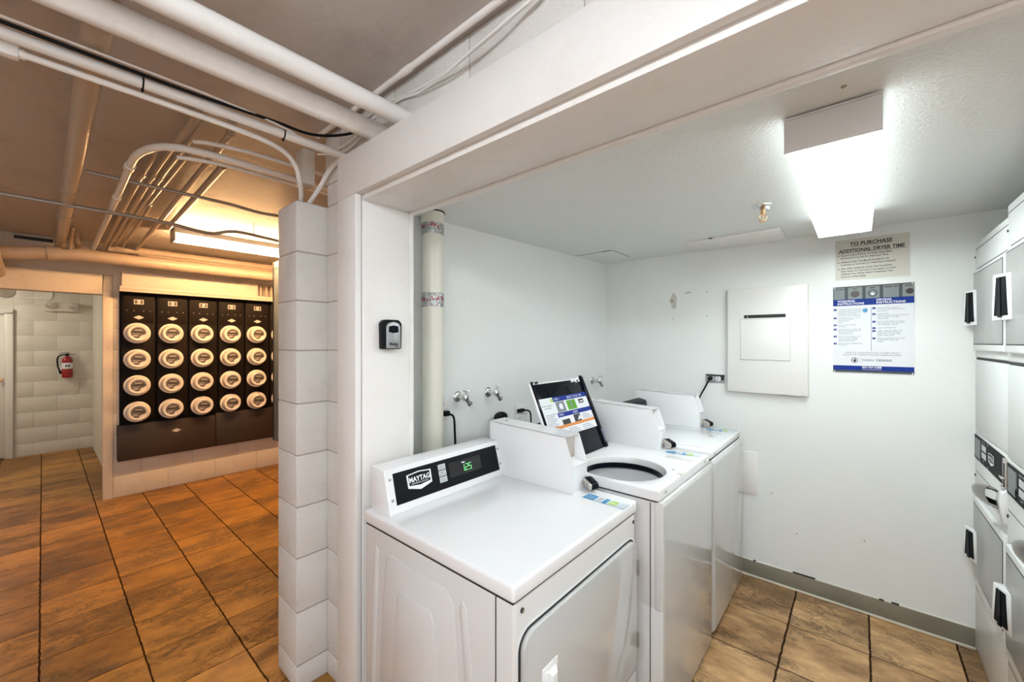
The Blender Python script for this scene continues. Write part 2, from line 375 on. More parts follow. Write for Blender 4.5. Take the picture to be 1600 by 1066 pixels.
# casing board, soffit liner, jamb liner
b = MB()
b.box(-1.5415, 1.80, .748, .772, 2.058, 2.222, 'trim_paint', .003)     # face board over the opening
b.box(-1.5415, 1.80, .772, .846, 2.058, 2.222, 'trim_paint')
b.box(-1.5415, -1.402, .748, .772, 0, 2.058, 'trim_paint', .003)       # face board beside the opening
struct(b.build('trim_1'))
b = MB()
b.box(-1.41, 1.80, .775, .978, 2.040, 2.060, 'trim_paint', .002)       # soffit
b.box(-1.41, 1.80, .982, 1.006, 2.032, 2.058, 'trim_paint', .002)
b.box(-1.41, 1.80, .86, 1.004, 2.058, 2.20, 'trim_paint')
b.box(-1.42, -1.40, .775, .990, 0, 2.04, 'trim_paint', .002)           # jamb
b.box(-1.42, -1.396, .982, 1.000, 0, 2.035, 'trim_paint', .002)
b.box(-1.70, -1.42, .86, .998, 0, 2.2, 'white_wall')
struct(b.build('trim_2'))
b = MB().box(-1.60, .43, YF - .008, YF, 0.006, .100, 'base_vinyl', .002)
b.box(-1.60, .43, YF - .014, YF - .002, 0, .010, 'caulk', .002)
b.box(-1.60, 1.1, YF - .006, YF, .100, .1035, 'caulk')
for x0, x1, z in ((-.31, -.20, .104), (.08, .10, .101), (.13, .16, .103), (-.52, -.505, .103)):
    b.box(x0, x1, YF - .0095, YF, z - .002, z + .004, 'dark_gap')
struct(b.build('baseboard_far'))
b = MB(); b.prism([(-1.665, 1.02, .93), (-1.635, 1.02, .93), (-1.575, 2.0, .93), (-1.525, 2.98, .93), (-1.575, 2.98, .93)], (0, 0, .018), 'trim_paint')
struct(b.build('trim_3'))
# meter wall, passage
b = MB()
zj = [0, .205, .41, .615, .82, 1.025, 1.23, 1.435, 1.64, 1.845, 2.05, 2.255, 2.45]
ja = [.443 + .41 * i for i in range(10)]; jb = [.443] + [.443 + .205 + .41 * i for i in range(9)] + [.443 + 3.69]
blocks(b, -5.62, -5.47, .443, 4.133, zj, [ja, jb], mt='hall_wall_paint', axis='y', gap=.002, bev=.003, rec=.002)
struct(b.build('wall_meter'))
b = MB().box(-5.52, -5.46, .372, .443, 0, 2.0, 'hall_wall_paint', .004).box(-5.60, -5.52, .38, .45, 0, 2.45, 'hall_wall_paint')
b.box(-5.60, -5.46, -2.6, .372, 1.965, 2.16, 'hall_wall_paint', .004).box(-5.60, -5.48, -2.6, .46, 2.155, 2.45, 'hall_wall_paint', .004)
struct(b.build('trim_4'))
S('wall_passage', (-8.5, -5.60, .47, .60, 0, 2.4), mt='passage_paint')
b = MB()
zb = [0] + [1.60 - .205 * k for k in range(7, 0, -1)] + [1.60 + .205 * k for k in range(0, 5)]
j1 = [-.25, -.08, .334, .50]; j2 = [-.25, .128, .50]
blocks(b, -8.46, -8.37, -.25, .50, zb, [j1, j2], mt='passage_paint', axis='y', gap=.002, bev=.003, rec=.002)
b.box(-8.55, -8.46, -2.6, .6, 0, 2.4, 'passage_paint').box(-8.46, -8.37, -2.6, -.25, 1.90, 2.4, 'passage_paint')
b.box(-8.46, -8.37, -2.6, -1.30, 0, 1.9, 'passage_paint')
b.box(-8.6, -8.5, -2.7, 4.3, -.1, 2.6, 'passage_paint')
struct(b.build('wall_back'))
b = MB().box(-8.40, -8.335, -.320, -.250, 0, 1.895, 'door_paint', .004).box(-8.40, -8.335, -1.27, -.250, 1.875, 1.945, 'door_paint', .004).box(-8.40, -8.335, -1.32, -1.25, 0, 1.9, 'door_paint', .004)
struct(b.build('trim_5'))
d = MB().box(-8.42, -8.375, -1.25, -.322, 0.008, 1.873, 'door_paint', .003)
for z0, z1 in ((.15, .80), (1.0, 1.72)):
    d.box(-8.378, -8.371, -1.15, -.43, z0, z1, 'door_paint', .004)
dr = struct(d.build('door_1'))
MB().cyl((-8.376, -.355, 1.03), (-8.34, -.355, 1.03), .012, 'brass').lathe([(0, .03), (.02, .028), (.028, .012), (.02, -.004), (0, -.006)], 'brass', Matrix.Translation((-8.335, -.355, 1.03)) @ Matrix.Rotation(R(90), 4, 'Y'), 18).build('door_knob', dr)

# ------------------------------------------------------------------ lamps
def ceil_fixture(x0, x1, y0, y1, z0, z1, lens, label, group=None, along='Y', endcap='fixture_white', split=True):
    t = thing('ceiling_light', ((x0 + x1) / 2, (y0 + y1) / 2, z0), label, 'ceiling light')
    cx, cy = (x1 - x0) / 2, (y1 - y0) / 2; h = z1 - z0
    MB().box(-cx + .014, cx - .014, -cy + .013, cy - .013, h * .60, h - .005, 'fixture_white', .003).box(-cx, cx, -cy, cy, h - .005, h, 'fixture_white').build('housing', t)
    for sgn in (-1, 1):
        if along == 'Y': MB().box(-cx, cx, sgn * (cy - .006) - .006, sgn * (cy - .006) + .006, -.006, h - .0055, endcap, .002).build('end_cap', t)
        else: MB().box(sgn * (cx - .006) - .006, sgn * (cx - .006) + .006, -cy, cy, -.006, h - .0055, endcap, .002).build('end_cap', t)
    return t, cx, cy, h
# laundry: wraparound two-lamp fixture
t, cx, cy, h = ceil_fixture(-.163, .044, 1.372, 2.612, 2.052, ZL - .006, None, 'white two-tube fluorescent fixture glowing on the laundry room ceiling')
b = MB()
for s_ in (-1, 1):
    b.prism([(s_ * .004, -cy + .012, .008), (s_ * .010, -cy + .012, 0), (s_ * (cx - .010), -cy + .012, 0), (s_ * (cx - .006), -cy + .012, .008)], (0, 2 * cy - .024, 0), 'laundry_lens')
b.build('lens', t)
b = MB()
for s_ in (-1, 1): b.box(s_ * (cx - .003) - .003, s_ * (cx - .003) + .003, -cy + .01, cy - .01, .004, h - .006, 'lens_side', .001)
b.build('side_rail', t)
# hall: strip by the meters, warm lamp
t, cx, cy, h = ceil_fixture(-4.38, -4.22, .695, 1.94, 2.345, ZC, None, 'strip light with warm glowing tubes above the electric meters', endcap='metal_conduit')
b = MB()
for s_ in (-1, 1): b.cyl((s_ * .040, -cy + .014, .022), (s_ * .040, cy - .014, .022), .019, 'hall_tube', n=12)
b.build('tube', t)
# unseen hallway fixtures, added to light the near side of the hall
for (x0, x1, y0, y1, k, lab) in ((-.75, .45, -.66, -.46, 2.24, 'unseen white hallway fixture added to light the laundry opening'), (-3.1, -1.9, -1.95, -1.71, 2.36, 'unseen white hallway fixture added as fill on the far side of the pipes')):
    t, cx, cy, h = ceil_fixture(x0, x1, y0, y1, k, k + .09, None, lab, along='X')
    MB().box(-cx + .012, cx - .012, -cy + .01, cy - .01, 0, .070 if k < 2.33 else .048, 'near_fill_lens' if k < 2.33 else 'side_fill_lens', .01).build('lens', t)
    if k < 2.33: [MB().cyl((hx, 0, .088), (hx, 0, ZC - k), .008, 'fixture_white').build('hanger', t) for hx in (-.4, .4)]
t = thing('passage_fill_light', (-7.5, -.95, 2.18), 'unseen round light added to brighten the passage beyond the meter wall', 'ceiling light')  # lamp added out of view to brighten the passage
MB().lathe([(.14, .12), (.14, .10), (.13, .09)], 'fixture_white').build('canopy', t)
MB().lathe([(.125, .09), (.12, .04), (.07, .01), (0, 0)], 'passage_fill_lens').build('lens', t)

# ------------------------------------------------------------------ machines
def screw(b, p, axis, r=.005, mt='dull_steel'):
    p = Vector(p); a = Vector(axis); b.cyl(p, p + a * .003, r, mt, n=10)
def coin_box(parent, fx, y0, y1, z0, back, ztop, dz_top=0.0):
    """white meter case: sloping nose at the front (+X), local coords"""
    b = MB(); H_ = ztop - z0
    sl = .037; zm = z0 + H_ * .50
    side = lambda y: [(back, y, z0), (fx, y, z0), (fx, y, zm), (fx - sl, y, ztop - .008), (back, y, ztop + .006)]
    t_ = .0025
    b.prism(side(y0), (0, t_, 0), 'appliance_white', bev=.0006); b.prism(side(y1 - t_), (0, t_, 0), 'appliance_white', bev=.0006)
    b.prism([(back, y0, ztop + .006), (fx - sl, y0, ztop - .008), (fx - sl, y0, ztop - .0105), (back, y0, ztop + .0035)], (0, y1 - y0, 0), 'appliance_white')
    b.box(back, back + .0025, y0, y1, z0, ztop + .004, 'appliance_white')
    # lower front, ledge and recessed coin face
    b.box(fx - .012, fx - .006, y0 + t_, y1 - t_, z0, zm - .006, 'appliance_white', .0008)
    b.prism([(fx - .060, y0 + t_, zm + .002), (fx, y0 + t_, zm - .010), (fx, y0 + t_, zm - .006), (fx - .060, y0 + t_, zm + .006)], (0, y1 - y0 - 2 * t_, 0), 'appliance_white')
    b.box(fx - .02, fx - .004, y0 + .0025, y0 + .012, z0, zm - .01, 'appliance_white')
    case = b.build('coin_box', parent)
    c = MB().box(fx - .062, fx - .058, y0 + t_, y1 - t_, zm, ztop - .012, 'brushed_nickel')
    c.box(fx - .058, fx - .056, y0 + .02, y0 + .024, zm + .05, zm + .085, 'dark_gap')
    c.box(fx - .058, fx - .0555, y0 + .014, y0 + .034, zm + .006, zm + .016, 'plastic_black')
    c.build('coin_slide', case)
    # dome-head screw on top
    MB().lathe([(0, .006), (.006, .005), (.009, 0)], 'dull_steel', Matrix.Translation((back + .06, (y0 + y1) / 2, ztop + .004)), 12).build('screw', case)
    # lock
    Ml = Matrix.Translation((fx + .022, y1 - .030, z0 + .028)) @ Matrix.Rotation(R(-24), 4, 'Z') @ Matrix.Rotation(R(16), 4, 'Y')
    l = MB()
    n = 14; L_, r_ = .017, .0165
    def stad(r, y):
        pts = []
        for i in range(n + 1): a = -math.pi / 2 + math.pi * i / n; pts.append((L_ + r * math.cos(a), y, r * math.sin(a)))
        for i in range(n + 1): a = math.pi / 2 + math.pi * i / n; pts.append((-L_ + r * math.cos(a), y, r * math.sin(a)))
        return pts
    l.prism(stad(r_, -.004), (0, .034, 0), 'gloss_black', Ml, bev=.003)
    lk = l.build('lock', case)
    p = MB().prism(stad(r_ * .93, -.009), (0, .006, 0), 'brushed_nickel', Ml, bev=.0015)
    p.cyl((.004, -.0095, 0), (.004, -.0115, 0), .0062, 'chrome', M=Ml, n=14).box(.0025, .0055, -.0122, -.0112, -.004, .004, 'dark_gap', M=Ml)
    p.build('lock_face', lk)
    return case
def price_sticker(parent, x, y, z, ang, sc_=1.0):
    """long blue, white and lime sticker; x axis of the sticker runs towards the machine front"""
    M = frame((x, y, z), (math.cos(ang), math.sin(ang), 0), (-math.sin(ang), math.cos(ang), 0)) @ Matrix.Scale(sc_, 4)
    b = MB().rect(M, 0, .178, 0, .052, 'ink_midblue')
    b.rect(M, .002, .176, .002, .050, 'paper_white', z=.0004)
    b.rect(M, .002, .050, .002, .050, 'ink_midblue', z=.0006); b.rect(M, .084, .104, .002, .050, 'ink_midblue', z=.0006)
    b.rect(M, .110, .142, .006, .046, 'ink_lime', z=.0006)
    b.text('2x', .028, M, 'ink_white', .126, .016, .0014, 'CENTER', sx=.8)
    b.text('Clean', .013, M, 'ink_white', .026, .030, .0014, 'CENTER'); b.text('Laundry', .011, M, 'ink_white', .026, .014, .0014, 'CENTER')
    for i in range(3): b.rect(M, .056, .078, .010 + i * .013, .015 + i * .013, 'ink_grey', z=.0006)
    b.text('1.25', .014, M, 'ink_midblue', .158, .028, .0014, 'CENTER'); b.rect(M, .147, .170, .012, .016, 'ink_midblue', z=.0006)
    return b.build('sticker', parent)
def shield_logo(b, M, s, w=1.0, full=True):
    def sh(k, z, mt):
        pts = [(-k, .50 * k, z), (0, .60 * k, z), (k, .50 * k, z), (k * .98, -.36 * k, z), (0, -.62 * k, z), (-k * .98, -.36 * k, z)]
        b.prism([(p[0] * s * w, p[1] * s, p[2]) for p in pts], (0, 0, .0005), mt, M)
    sh(1.0, .0005, 'ink_white'); sh(.88, .0009, 'plastic_black')
    b.prism([(p[0] * s * w, p[1] * s, .0014) for p in [(-.88, -.22, 0), (0, -.32, 0), (.88, -.22, 0), (.86, -.31, 0), (0, -.55, 0), (-.86, -.31, 0)]], (0, 0, .0004), 'ink_white', M)
    if full:
        b.text('MAYTAG', s * .46, M, 'ink_white', 0, -.03 * s, .0016, 'CENTER', bold=s * .012, sx=.92 * w)
        b.text('COMMERCIAL LAUNDRY', s * .135, M, 'ink_white', 0, -.19 * s, .0016, 'CENTER', sx=.95 * w)

# --- front-loading dryer nearest the opening. local origin = near front bottom corner; x<=0 is depth, y>0 is width
T = thing('dryer', (-.642, .750, 0), 'white coin-operated dryer with black control console, nearest the door jamb', 'dryer')
DW, DD = .712, .700
b = MB().box(-DD, 0, 0.004, DW - .004, .09, .866, 'appliance_side_shaded', .010, seg=3)
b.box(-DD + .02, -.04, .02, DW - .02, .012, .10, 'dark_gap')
b.box(-.062, -.0595, .0022, .005, .09, .862, 'dark_gap')
b.build('cabinet', T)
# pressed ribs on the visible side: raised rounded outlines
def rib_loop(b, pts, r=.0035, mt='appliance_side_shaded'):
    b.tube(pts, r, mt, n=8, smooth=4)
b = MB(); ys = .0045
def side_poly(b, pts, h, mt):
    b.prism([(x, ys, z) for x, z in pts], (0, -h, 0), mt, bev=.0025)
b2 = [(-.615, .10), (-.590, .50), (-.565, .78), (-.548, .806), (-.255, .806), (-.220, .77), (-.198, .55), (-.180, .10)]
side_poly(b, b2, .0045, 'appliance_side_shaded')
b3 = [(-.532, .10), (-.510, .50), (-.490, .69), (-.475, .714), (-.320, .714), (-.300, .68), (-.280, .50), (-.262, .10)]
b.prism([(x, 0, z) for x, z in b3], (0, -.0050, 0), 'appliance_side_shaded', bev=.0025)
side_poly(b, [(-.152, .10), (-.172, .55), (-.196, .78), (-.186, .800), (-.165, .78), (-.138, .55), (-.118, .10)], .0045, 'appliance_side_shaded')
side_poly(b, [(-.672, .10), (-.655, .55), (-.632, .79), (-.622, .806), (-.610, .79), (-.622, .55), (-.648, .10)], .0045, 'appliance_side_shaded')
b.build('pressed_side', T)
lid = MB().box(-DD + .004, .006, -.004, DW, .869, .915, 'appliance_white', .010, seg=4)
lid.box(-DD + .01, -.003, .003, DW - .006, .863, .870, 'dark_gap').build('top', T)
price_sticker(T, -.165, .600, .9155, R(-2), .95)
# front: door in a shallow recess
fr = MB()
def rrect(y0, y1, z0, z1, r, x, n=6):
    pts = []
    for cy, cz, a0 in ((y1 - r, z1 - r, 0), (y0 + r, z1 - r, 90), (y0 + r, z0 + r, 180), (y1 - r, z0 + r, 270)):
        for i in range(n + 1): a = R(a0 + 90 * i / n); pts.append((x, cy + r * math.cos(a), cz + r * math.sin(a)))
    return pts
fr.prism(rrect(.018, .700, .295, .785, .05, 0), (.0012, 0, 0), 'dark_gap')
fr.prism(rrect(.012, .706, .287, .791, .054, 0), (.0008, 0, 0), 'appliance_white')
fr.prism(rrect(.0, .708, .10, .280, .01, -.004), (.010, 0, 0), 'appliance_front_shaded', bev=.004)
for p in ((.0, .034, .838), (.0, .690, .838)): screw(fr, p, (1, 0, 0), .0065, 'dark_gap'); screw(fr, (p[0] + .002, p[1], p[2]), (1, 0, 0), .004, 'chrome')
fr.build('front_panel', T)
dd = MB().prism(rrect(.026, .694, .303, .779, .045, .0), (.015, 0, 0), 'appliance_front_shaded', bev=.004).build('door', T)
h = MB().box(.013, .018, .098, .168, .40, .655, 'appliance_white', .002).box(.017, .024, .108, .118, .40, .643, 'appliance_white', .002)
h.prism([(.017, .118, .640), (.030, .128, .628), (.030, .150, .628), (.017, .160, .640)], (0, 0, -.22), 'appliance_white', bev=.002).build('handle', dd)
for z in (.67, .40):
    MB().box(.006, .020, .6955, .7035, z - .028, z + .028, 'dull_steel', .002).build('hinge', T)
# console
cx0, cz0, cx1, cz1 = -.567, .917, -.607, 1.064      # bottom front and top front
cb = MB().prism([(-.692, .020, .915), (cx0, .020, .915), (cx0, .020, .922), (cx1, .020, cz1), (-.685, .020, cz1 + .004), (-.692, .020, cz1 - .002)], (0, .578, 0), 'appliance_white', bev=.003)
con = cb.build('console', T)
upv = Vector((cx1 - cx0, 0, cz1 - cz0 - .005)).normalized()
Mc = frame((cx0, .020, .922), (0, 1, 0), upv)       # console face frame: x along width, y up the slope
f = MB().rect(Mc, .006, .572, .012, .140, 'appliance_white', z=0.0, t=.0012)
f.rect(Mc, .030, .556, .022, .130, 'plastic_black', z=.001, t=.0012)
for x, y in ((.017, .112), (.017, .042), (.566, .112), (.566, .046)):
    f.cyl((x, y, .001), (x, y, .0036), .0052, 'dull_steel', M=Mc, n=12)
shield_logo(f, Mc @ Matrix.Translation((.137, .084, .0018)), .054)
for i in range(3):
    f.rect(Mc, .226, .262, .048 + i * .0235, .0685 + i * .0235, 'grey_label', z=.0021)
    for k in range(2): f.rect(Mc, .230, .258 - k * .006, .053 + i * .0235 + k * .007, .055 + i * .0235 + k * .007, 'ink_grey', z=.0026)
f.rect(Mc, .278, .452, .054, .110, 'display_black', z=.0021)
f.build('control_panel', con)
dg = MB(); Md = Mc @ Matrix.Translation((.352, .066, .003))
SEG = {'1': 'bc', '2': 'abged', '5': 'afgcd'}
def seg7(b, M, ch, x, w=.0125, hh=.024, t=.0018, sl=.12):
    segs = {'a': ((0, hh), (w, hh)), 'b': ((w, hh), (w, hh / 2)), 'c': ((w, hh / 2), (w, 0)), 'd': ((0, 0), (w, 0)), 'e': ((0, 0), (0, hh / 2)), 'f': ((0, hh / 2), (0, hh)), 'g': ((0, hh / 2), (w, hh / 2))}
    for s_ in SEG[ch]:
        (x0, y0), (x1, y1) = segs[s_]
        b.box(x + min(x0, x1) + (y0 + y1) / 2 * sl - t / 2, x + max(x0, x1) + (y0 + y1) / 2 * sl + t / 2, min(y0, y1) - (t / 2), max(y0, y1) + (t / 2), 0, .0006, 'green_led', M=M)
seg7(dg, Md, '1', -.010); seg7(dg, Md, '2', .010); seg7(dg, Md, '5', .029)
dg.box(.006, .008, -.001, .001, 0, .0006, 'green_led', M=Md)
dg.box(-.006, .010, .031, .035, 0, .0006, 'ink_white', M=Md)
dg.build('digits', con)
coin_box(T, -.205, .598, .705, .915, -.655, 1.142)

# --- top-loading washers
def washer(loc, label, opened):
    W = thing('washer', loc, label, 'washer', 'top-loading washers')
    b = MB()
    if opened:
        b.box(-.62, 0, .006, .664, .02, .50, 'appliance_side_shaded', .004)
        for bx in ((-.62, -.60, .006, .664), (-.03, 0, .006, .664), (-.60, -.03, .0065, .016), (-.60, -.03, .654, .6635)): b.box(*bx, .50, .906, 'appliance_side_shaded', .003)
    else: b.box(-.62, 0, .006, .664, .02, .906, 'appliance_side_shaded', .022, seg=4)
    b.box(-.048, -.0455, .0042, .010, .03, .90, 'dark_gap')
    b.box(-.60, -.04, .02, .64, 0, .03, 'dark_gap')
    b.build('cabinet', W)
    MB().box(-.040, .004, .0062, .6638, .032, .902, 'appliance_front_shaded', .016, seg=4).build('front_panel', W)
    # top deck with tub opening
    zt, zb_ = .952, .912
    cx_, cy_, r_ = -.245, .160 if opened else .19, .178
    t = MB(); x0, x1, y0, y1 = -.632, -.012, .0, .668
    if not opened: t.box(x0, x1, y0, y1, zb_, zt, 'appliance_white', .011, seg=3)
    else:
        hc = (cx_, cy_ + .03); rr_ = .014
        def outline(ins, ang):      # ray from the hole centre to a rounded rectangle inset by ins
            dx, dy = math.cos(ang), math.sin(ang); best = 9
            for lim, p, d in ((x1 - ins, hc[0], dx), (x0 + ins, hc[0], dx), (y1 - ins, hc[1], dy), (y0 + ins, hc[1], dy)):
                if abs(d) > 1e-9 and (lim - p) / d > 0: best = min(best, (lim - p) / d)
            return hc[0] + dx * best, hc[1] + dy * best
        angs = sorted([2 * math.pi * k / 96 for k in range(96)] + [math.atan2(Y - hc[1], X - hc[0]) % (2 * math.pi) + e for X in (x0, x1) for Y in (y0, y1) for e in (-.02, 0, .02)])
        rings = [(None, r_, zt - .040), (None, r_, zt - .010), (None, r_ + .003, zt - .003), (None, r_ + .010, zt), (.012, 0, zt), (.005, 0, zt - .002), (.001, 0, zt - .006), (0, 0, zt - .012), (0, 0, zb_), (.02, 0, zb_)]
        vs = []; fs = []; m_ = len(angs)
        for ins, rad, z in rings:
            for an in angs:
                if ins is None: vs.append((hc[0] + rad * math.cos(an), hc[1] + rad * math.sin(an), z))
                else:
                    px_, py_ = outline(ins, an); vs.append((px_, py_, z))
        for i in range(len(rings) - 1):
            for j in range(m_): fs.append([i * m_ + j, i * m_ + (j + 1) % m_, (i + 1) * m_ + (j + 1) % m_, (i + 1) * m_ + j])
        t.add(vs, fs, 'appliance_white')
    if not opened: t.box(x0 + .012, x1 - .006, y0 + .008, y1 - .008, zb_ - .007, zb_ + .001, 'dark_gap')
    if opened:
        for (a0, a1, c0, c1) in ((x1 - .030, x1 - .006, y0 + .008, y1 - .008), (x0 + .012, x1 - .01, y0 + .004, y0 + .012), ):
            t.box(a0, a1, c0, c1, zb_ - .007, zb_ + .001, 'dark_gap')
    for y in (.07, .595):
        t.cyl((x1 - .001, y, .930), (x1 + .003, y, .930), .0055, 'dull_steel', n=10)
    if opened:
        t.prism([(cx_ + .215, cy_ + .09, zt), (cx_ + .235, cy_ + .085, zt), (cx_ + .235, cy_ + .115, zt), (cx_ + .215, cy_ + .12, zt)], (0, 0, .004), 'pvc_cream')
        t.cyl((cx_ + .185, cy_ + .135, zt), (cx_ + .185, cy_ + .135, zt + .001), .006, 'dull_steel', n=10)
        t.box(-.16, -.035, .470, .500, zt - .002, zt + .002, 'appliance_side_shaded', .001)
    t.build('top', W)
    if opened:
        cyc = cy_ + .03; k = MB()
        k.lathe([(r_ - .0005, -.006), (r_ - .002, -.008), (r_ - .006, -.030), (r_ - .006, -.040)], 'appliance_side_shaded', Matrix.Translation((cx_, cyc, zt)), 64, caps=False)
        k.build('rim', W)
        k = MB().lathe([(r_ - .005, -.030), (r_ - .012, -.034), (r_ - .014, -.052), (r_ - .002, -.060)], 'gloss_black', Matrix.Translation((cx_, cyc, zt)), 64, caps=False); k.build('gasket', W)
        k = MB()
        vs = []; prof = [(r_ + .008, -.050), (r_ + .010, -.28), (r_ - .02, -.36), (.05, -.38), (.0, -.38)]
        k.lathe(prof, 'tub_steel', Matrix.Translation((cx_, cyc, zt)), 48, caps=False)
        k.lathe([(.055, -.39), (.05, -.20), (.03, -.16), (0, -.155)], 'appliance_white', Matrix.Translation((cx_, cyc, zt)), 32)
        k.build('tub', W)
        # lid hinged along the back, leaning back beyond upright; black underside faces the room
        p0 = Vector((-.447, 0.0, .958)); upL = Vector((-.160, 0, .360)).normalized()
        Ml = frame(p0, (0, 1, 0), upL)
        L_ = MB().box(-.028, .440, .0, .392, -.016, .000, 'appliance_white', .006, Ml, 3)
        L_.build('lid', W)
        ld = W.children[-1]
        q = MB().box(-.020, .432, .006, .384, -.003, .004, 'gloss_black', .005, Ml, 3)
        q.box(-.022, -.010, .004, .388, -.002, .007, 'gloss_black', .002, Ml).box(.405, .432, .004, .396, -.002, .012, 'gloss_black', .004, Ml)
        q.box(.414, .424, .03, .10, .011, .013, 'ink_grey', M=Ml)
        q.box(.02, .40, .010, .015, .004, .008, 'gloss_black', .001, Ml)
        q.cyl((-.014, .388, .004), (-.014, .398, .004), .008, 'gloss_black', M=Ml, n=12).cyl((.020, .386, .004), (.020, .396, .004), .008, 'gloss_black', M=Ml, n=12)
        q.cyl((.418, .392, .004), (.418, .402, .004), .009, 'gloss_black', M=Ml, n=12)
        q.build('lid_liner', ld)
        q = MB()
        for i in range(26):   # dried detergent crust on the top edge
            rr = random.Random(i); x = .305 + .085 * rr.random(); y = .378 + .012 * rr.random() - .02 * rr.random() * rr.random()
            q.lathe([(0, .005), (.005, .003), (.006, 0)], 'paper_white', Ml @ Matrix.Translation((x, y, .003)) @ Matrix.Scale(.6 + .8 * rr.random(), 4), 8)
        q.build('detergent_residue', ld)
        # instruction decal
        Mk = Ml @ Matrix.Translation((.0, .120, .0045)); e = MB()
        X0, X1, Y0, Y1 = -.008, .402, .0, .190
        e.rect(Mk, X0, X1, Y0, Y1, 'paper_white')
        cxl = X0 + .105
        e.rect(Mk, cxl, X1, Y1 - .024, Y1, 'ink_blue', z=.0006); e.rect(Mk, cxl, X1, .088, .110, 'ink_blue', z=.0006)
        e.rect(Mk, X0 + .02, X1, .036, .050, 'ink_orange', z=.0006)
        e.rect(Mk, X0 + .085, cxl, Y1 - .024, Y1 - .006, 'ink_lime', z=.0006)
        e.text('STEP 1', .016, Mk, 'ink_white', cxl + .01, Y1 - .018, .0014); e.text('SELECT CYCLE  PAY', .016, Mk, 'ink_white', cxl + .12, Y1 - .018, .0014)
        e.text('START', .016, Mk, 'ink_white', cxl + .13, .093, .0014); e.text('STEP 2', .014, Mk, 'ink_white', cxl + .01, .094, .0014)
        e.text('How to operate\nthe washer', .0125, Mk, 'ink_black', X0 + .048, Y1 - .040, .0010, 'CENTER')
        for i in range(13): e.rect(Mk, X0 + .012, X0 + .095 - (i % 3) * .012, .108 - i * .0082, .1105 - i * .0082, 'ink_grey', z=.0006)
        e.rect(Mk, cxl + .012, cxl + .085, .112, Y1 - .026, 'photo_mid', z=.0006); e.cyl((cxl + .050, .139, .0008), (cxl + .050, .139, .0014), .022, 'ink_grey', M=Mk, n=20); e.cyl((cxl + .050, .139, .001), (cxl + .050, .139, .0018), .016, 'paper_white', M=Mk, n=20)
        e.rect(Mk, cxl + .105, cxl + .185, .114, Y1 - .028, 'ink_green', z=.0006); e.rect(Mk, cxl + .138, cxl + .150, .120, Y1 - .030, 'photo_mid', z=.0010)
        e.rect(Mk, cxl + .215, cxl + .262, .136, Y1 - .032, 'ink_black', z=.0006); e.rect(Mk, cxl + .225, cxl + .255, .142, .148, 'paper_white', z=.0010)
        e.rect(Mk, cxl + .020, cxl + .085, .050, .074, 'ink_black', z=.0006); e.rect(Mk, cxl + .125, cxl + .185, .050, .086, 'ink_black', z=.0006)
        e.prism([(cxl + .15, .055, .0012), (cxl + .19, .060, .0012), (cxl + .175, .078, .0012)], (0, 0, .0005), 'paper_white', Mk)
        for i in range(4): e.rect(Mk, cxl + .205, cxl + .290 - i * .012, .056 + i * .0075, .0585 + i * .0075, 'ink_grey', z=.0006)
        for j in range(3):
            for i in range(3): e.rect(Mk, X0 + .03 + j * .125, X0 + .13 + j * .125 - i * .015, .006 + i * .009, .0088 + i * .009, 'ink_grey', z=.0006)
        e.build('instruction_decal', ld)
    else:
        MB().box(-.470, -.075, .055, .475, zt - .004, zt + .006, 'appliance_white', .004, seg=3).build('lid', W)
        MB().box(-.112, -.088, .33, .352, zt + .006, zt + .0075, 'dull_steel', .0005, M=Matrix.Identity(4)).build('lid_badge', W)
    # console at the back
    MB().prism([(-.632, .02, .952), (-.545, .02, .952), (-.575, .02, 1.105), (-.632, .02, 1.118)], (0, .53, 0), 'plastic_black', bev=.006).build('console', W)
    coin_box(W, -.226, .560, .656, .952, -.665, 1.168)
    price_sticker(W, -.185, .545 if not opened else .548, .9525, R(10), .88)
    return W
W1 = washer((-.558, 1.505, 0), 'white top-loading washer with its lid standing open, between the dryer and the other washer', True)
W2 = washer((-.560, 2.215, 0), 'white top-loading washer with its lid shut, in the corner against the end wall', False)

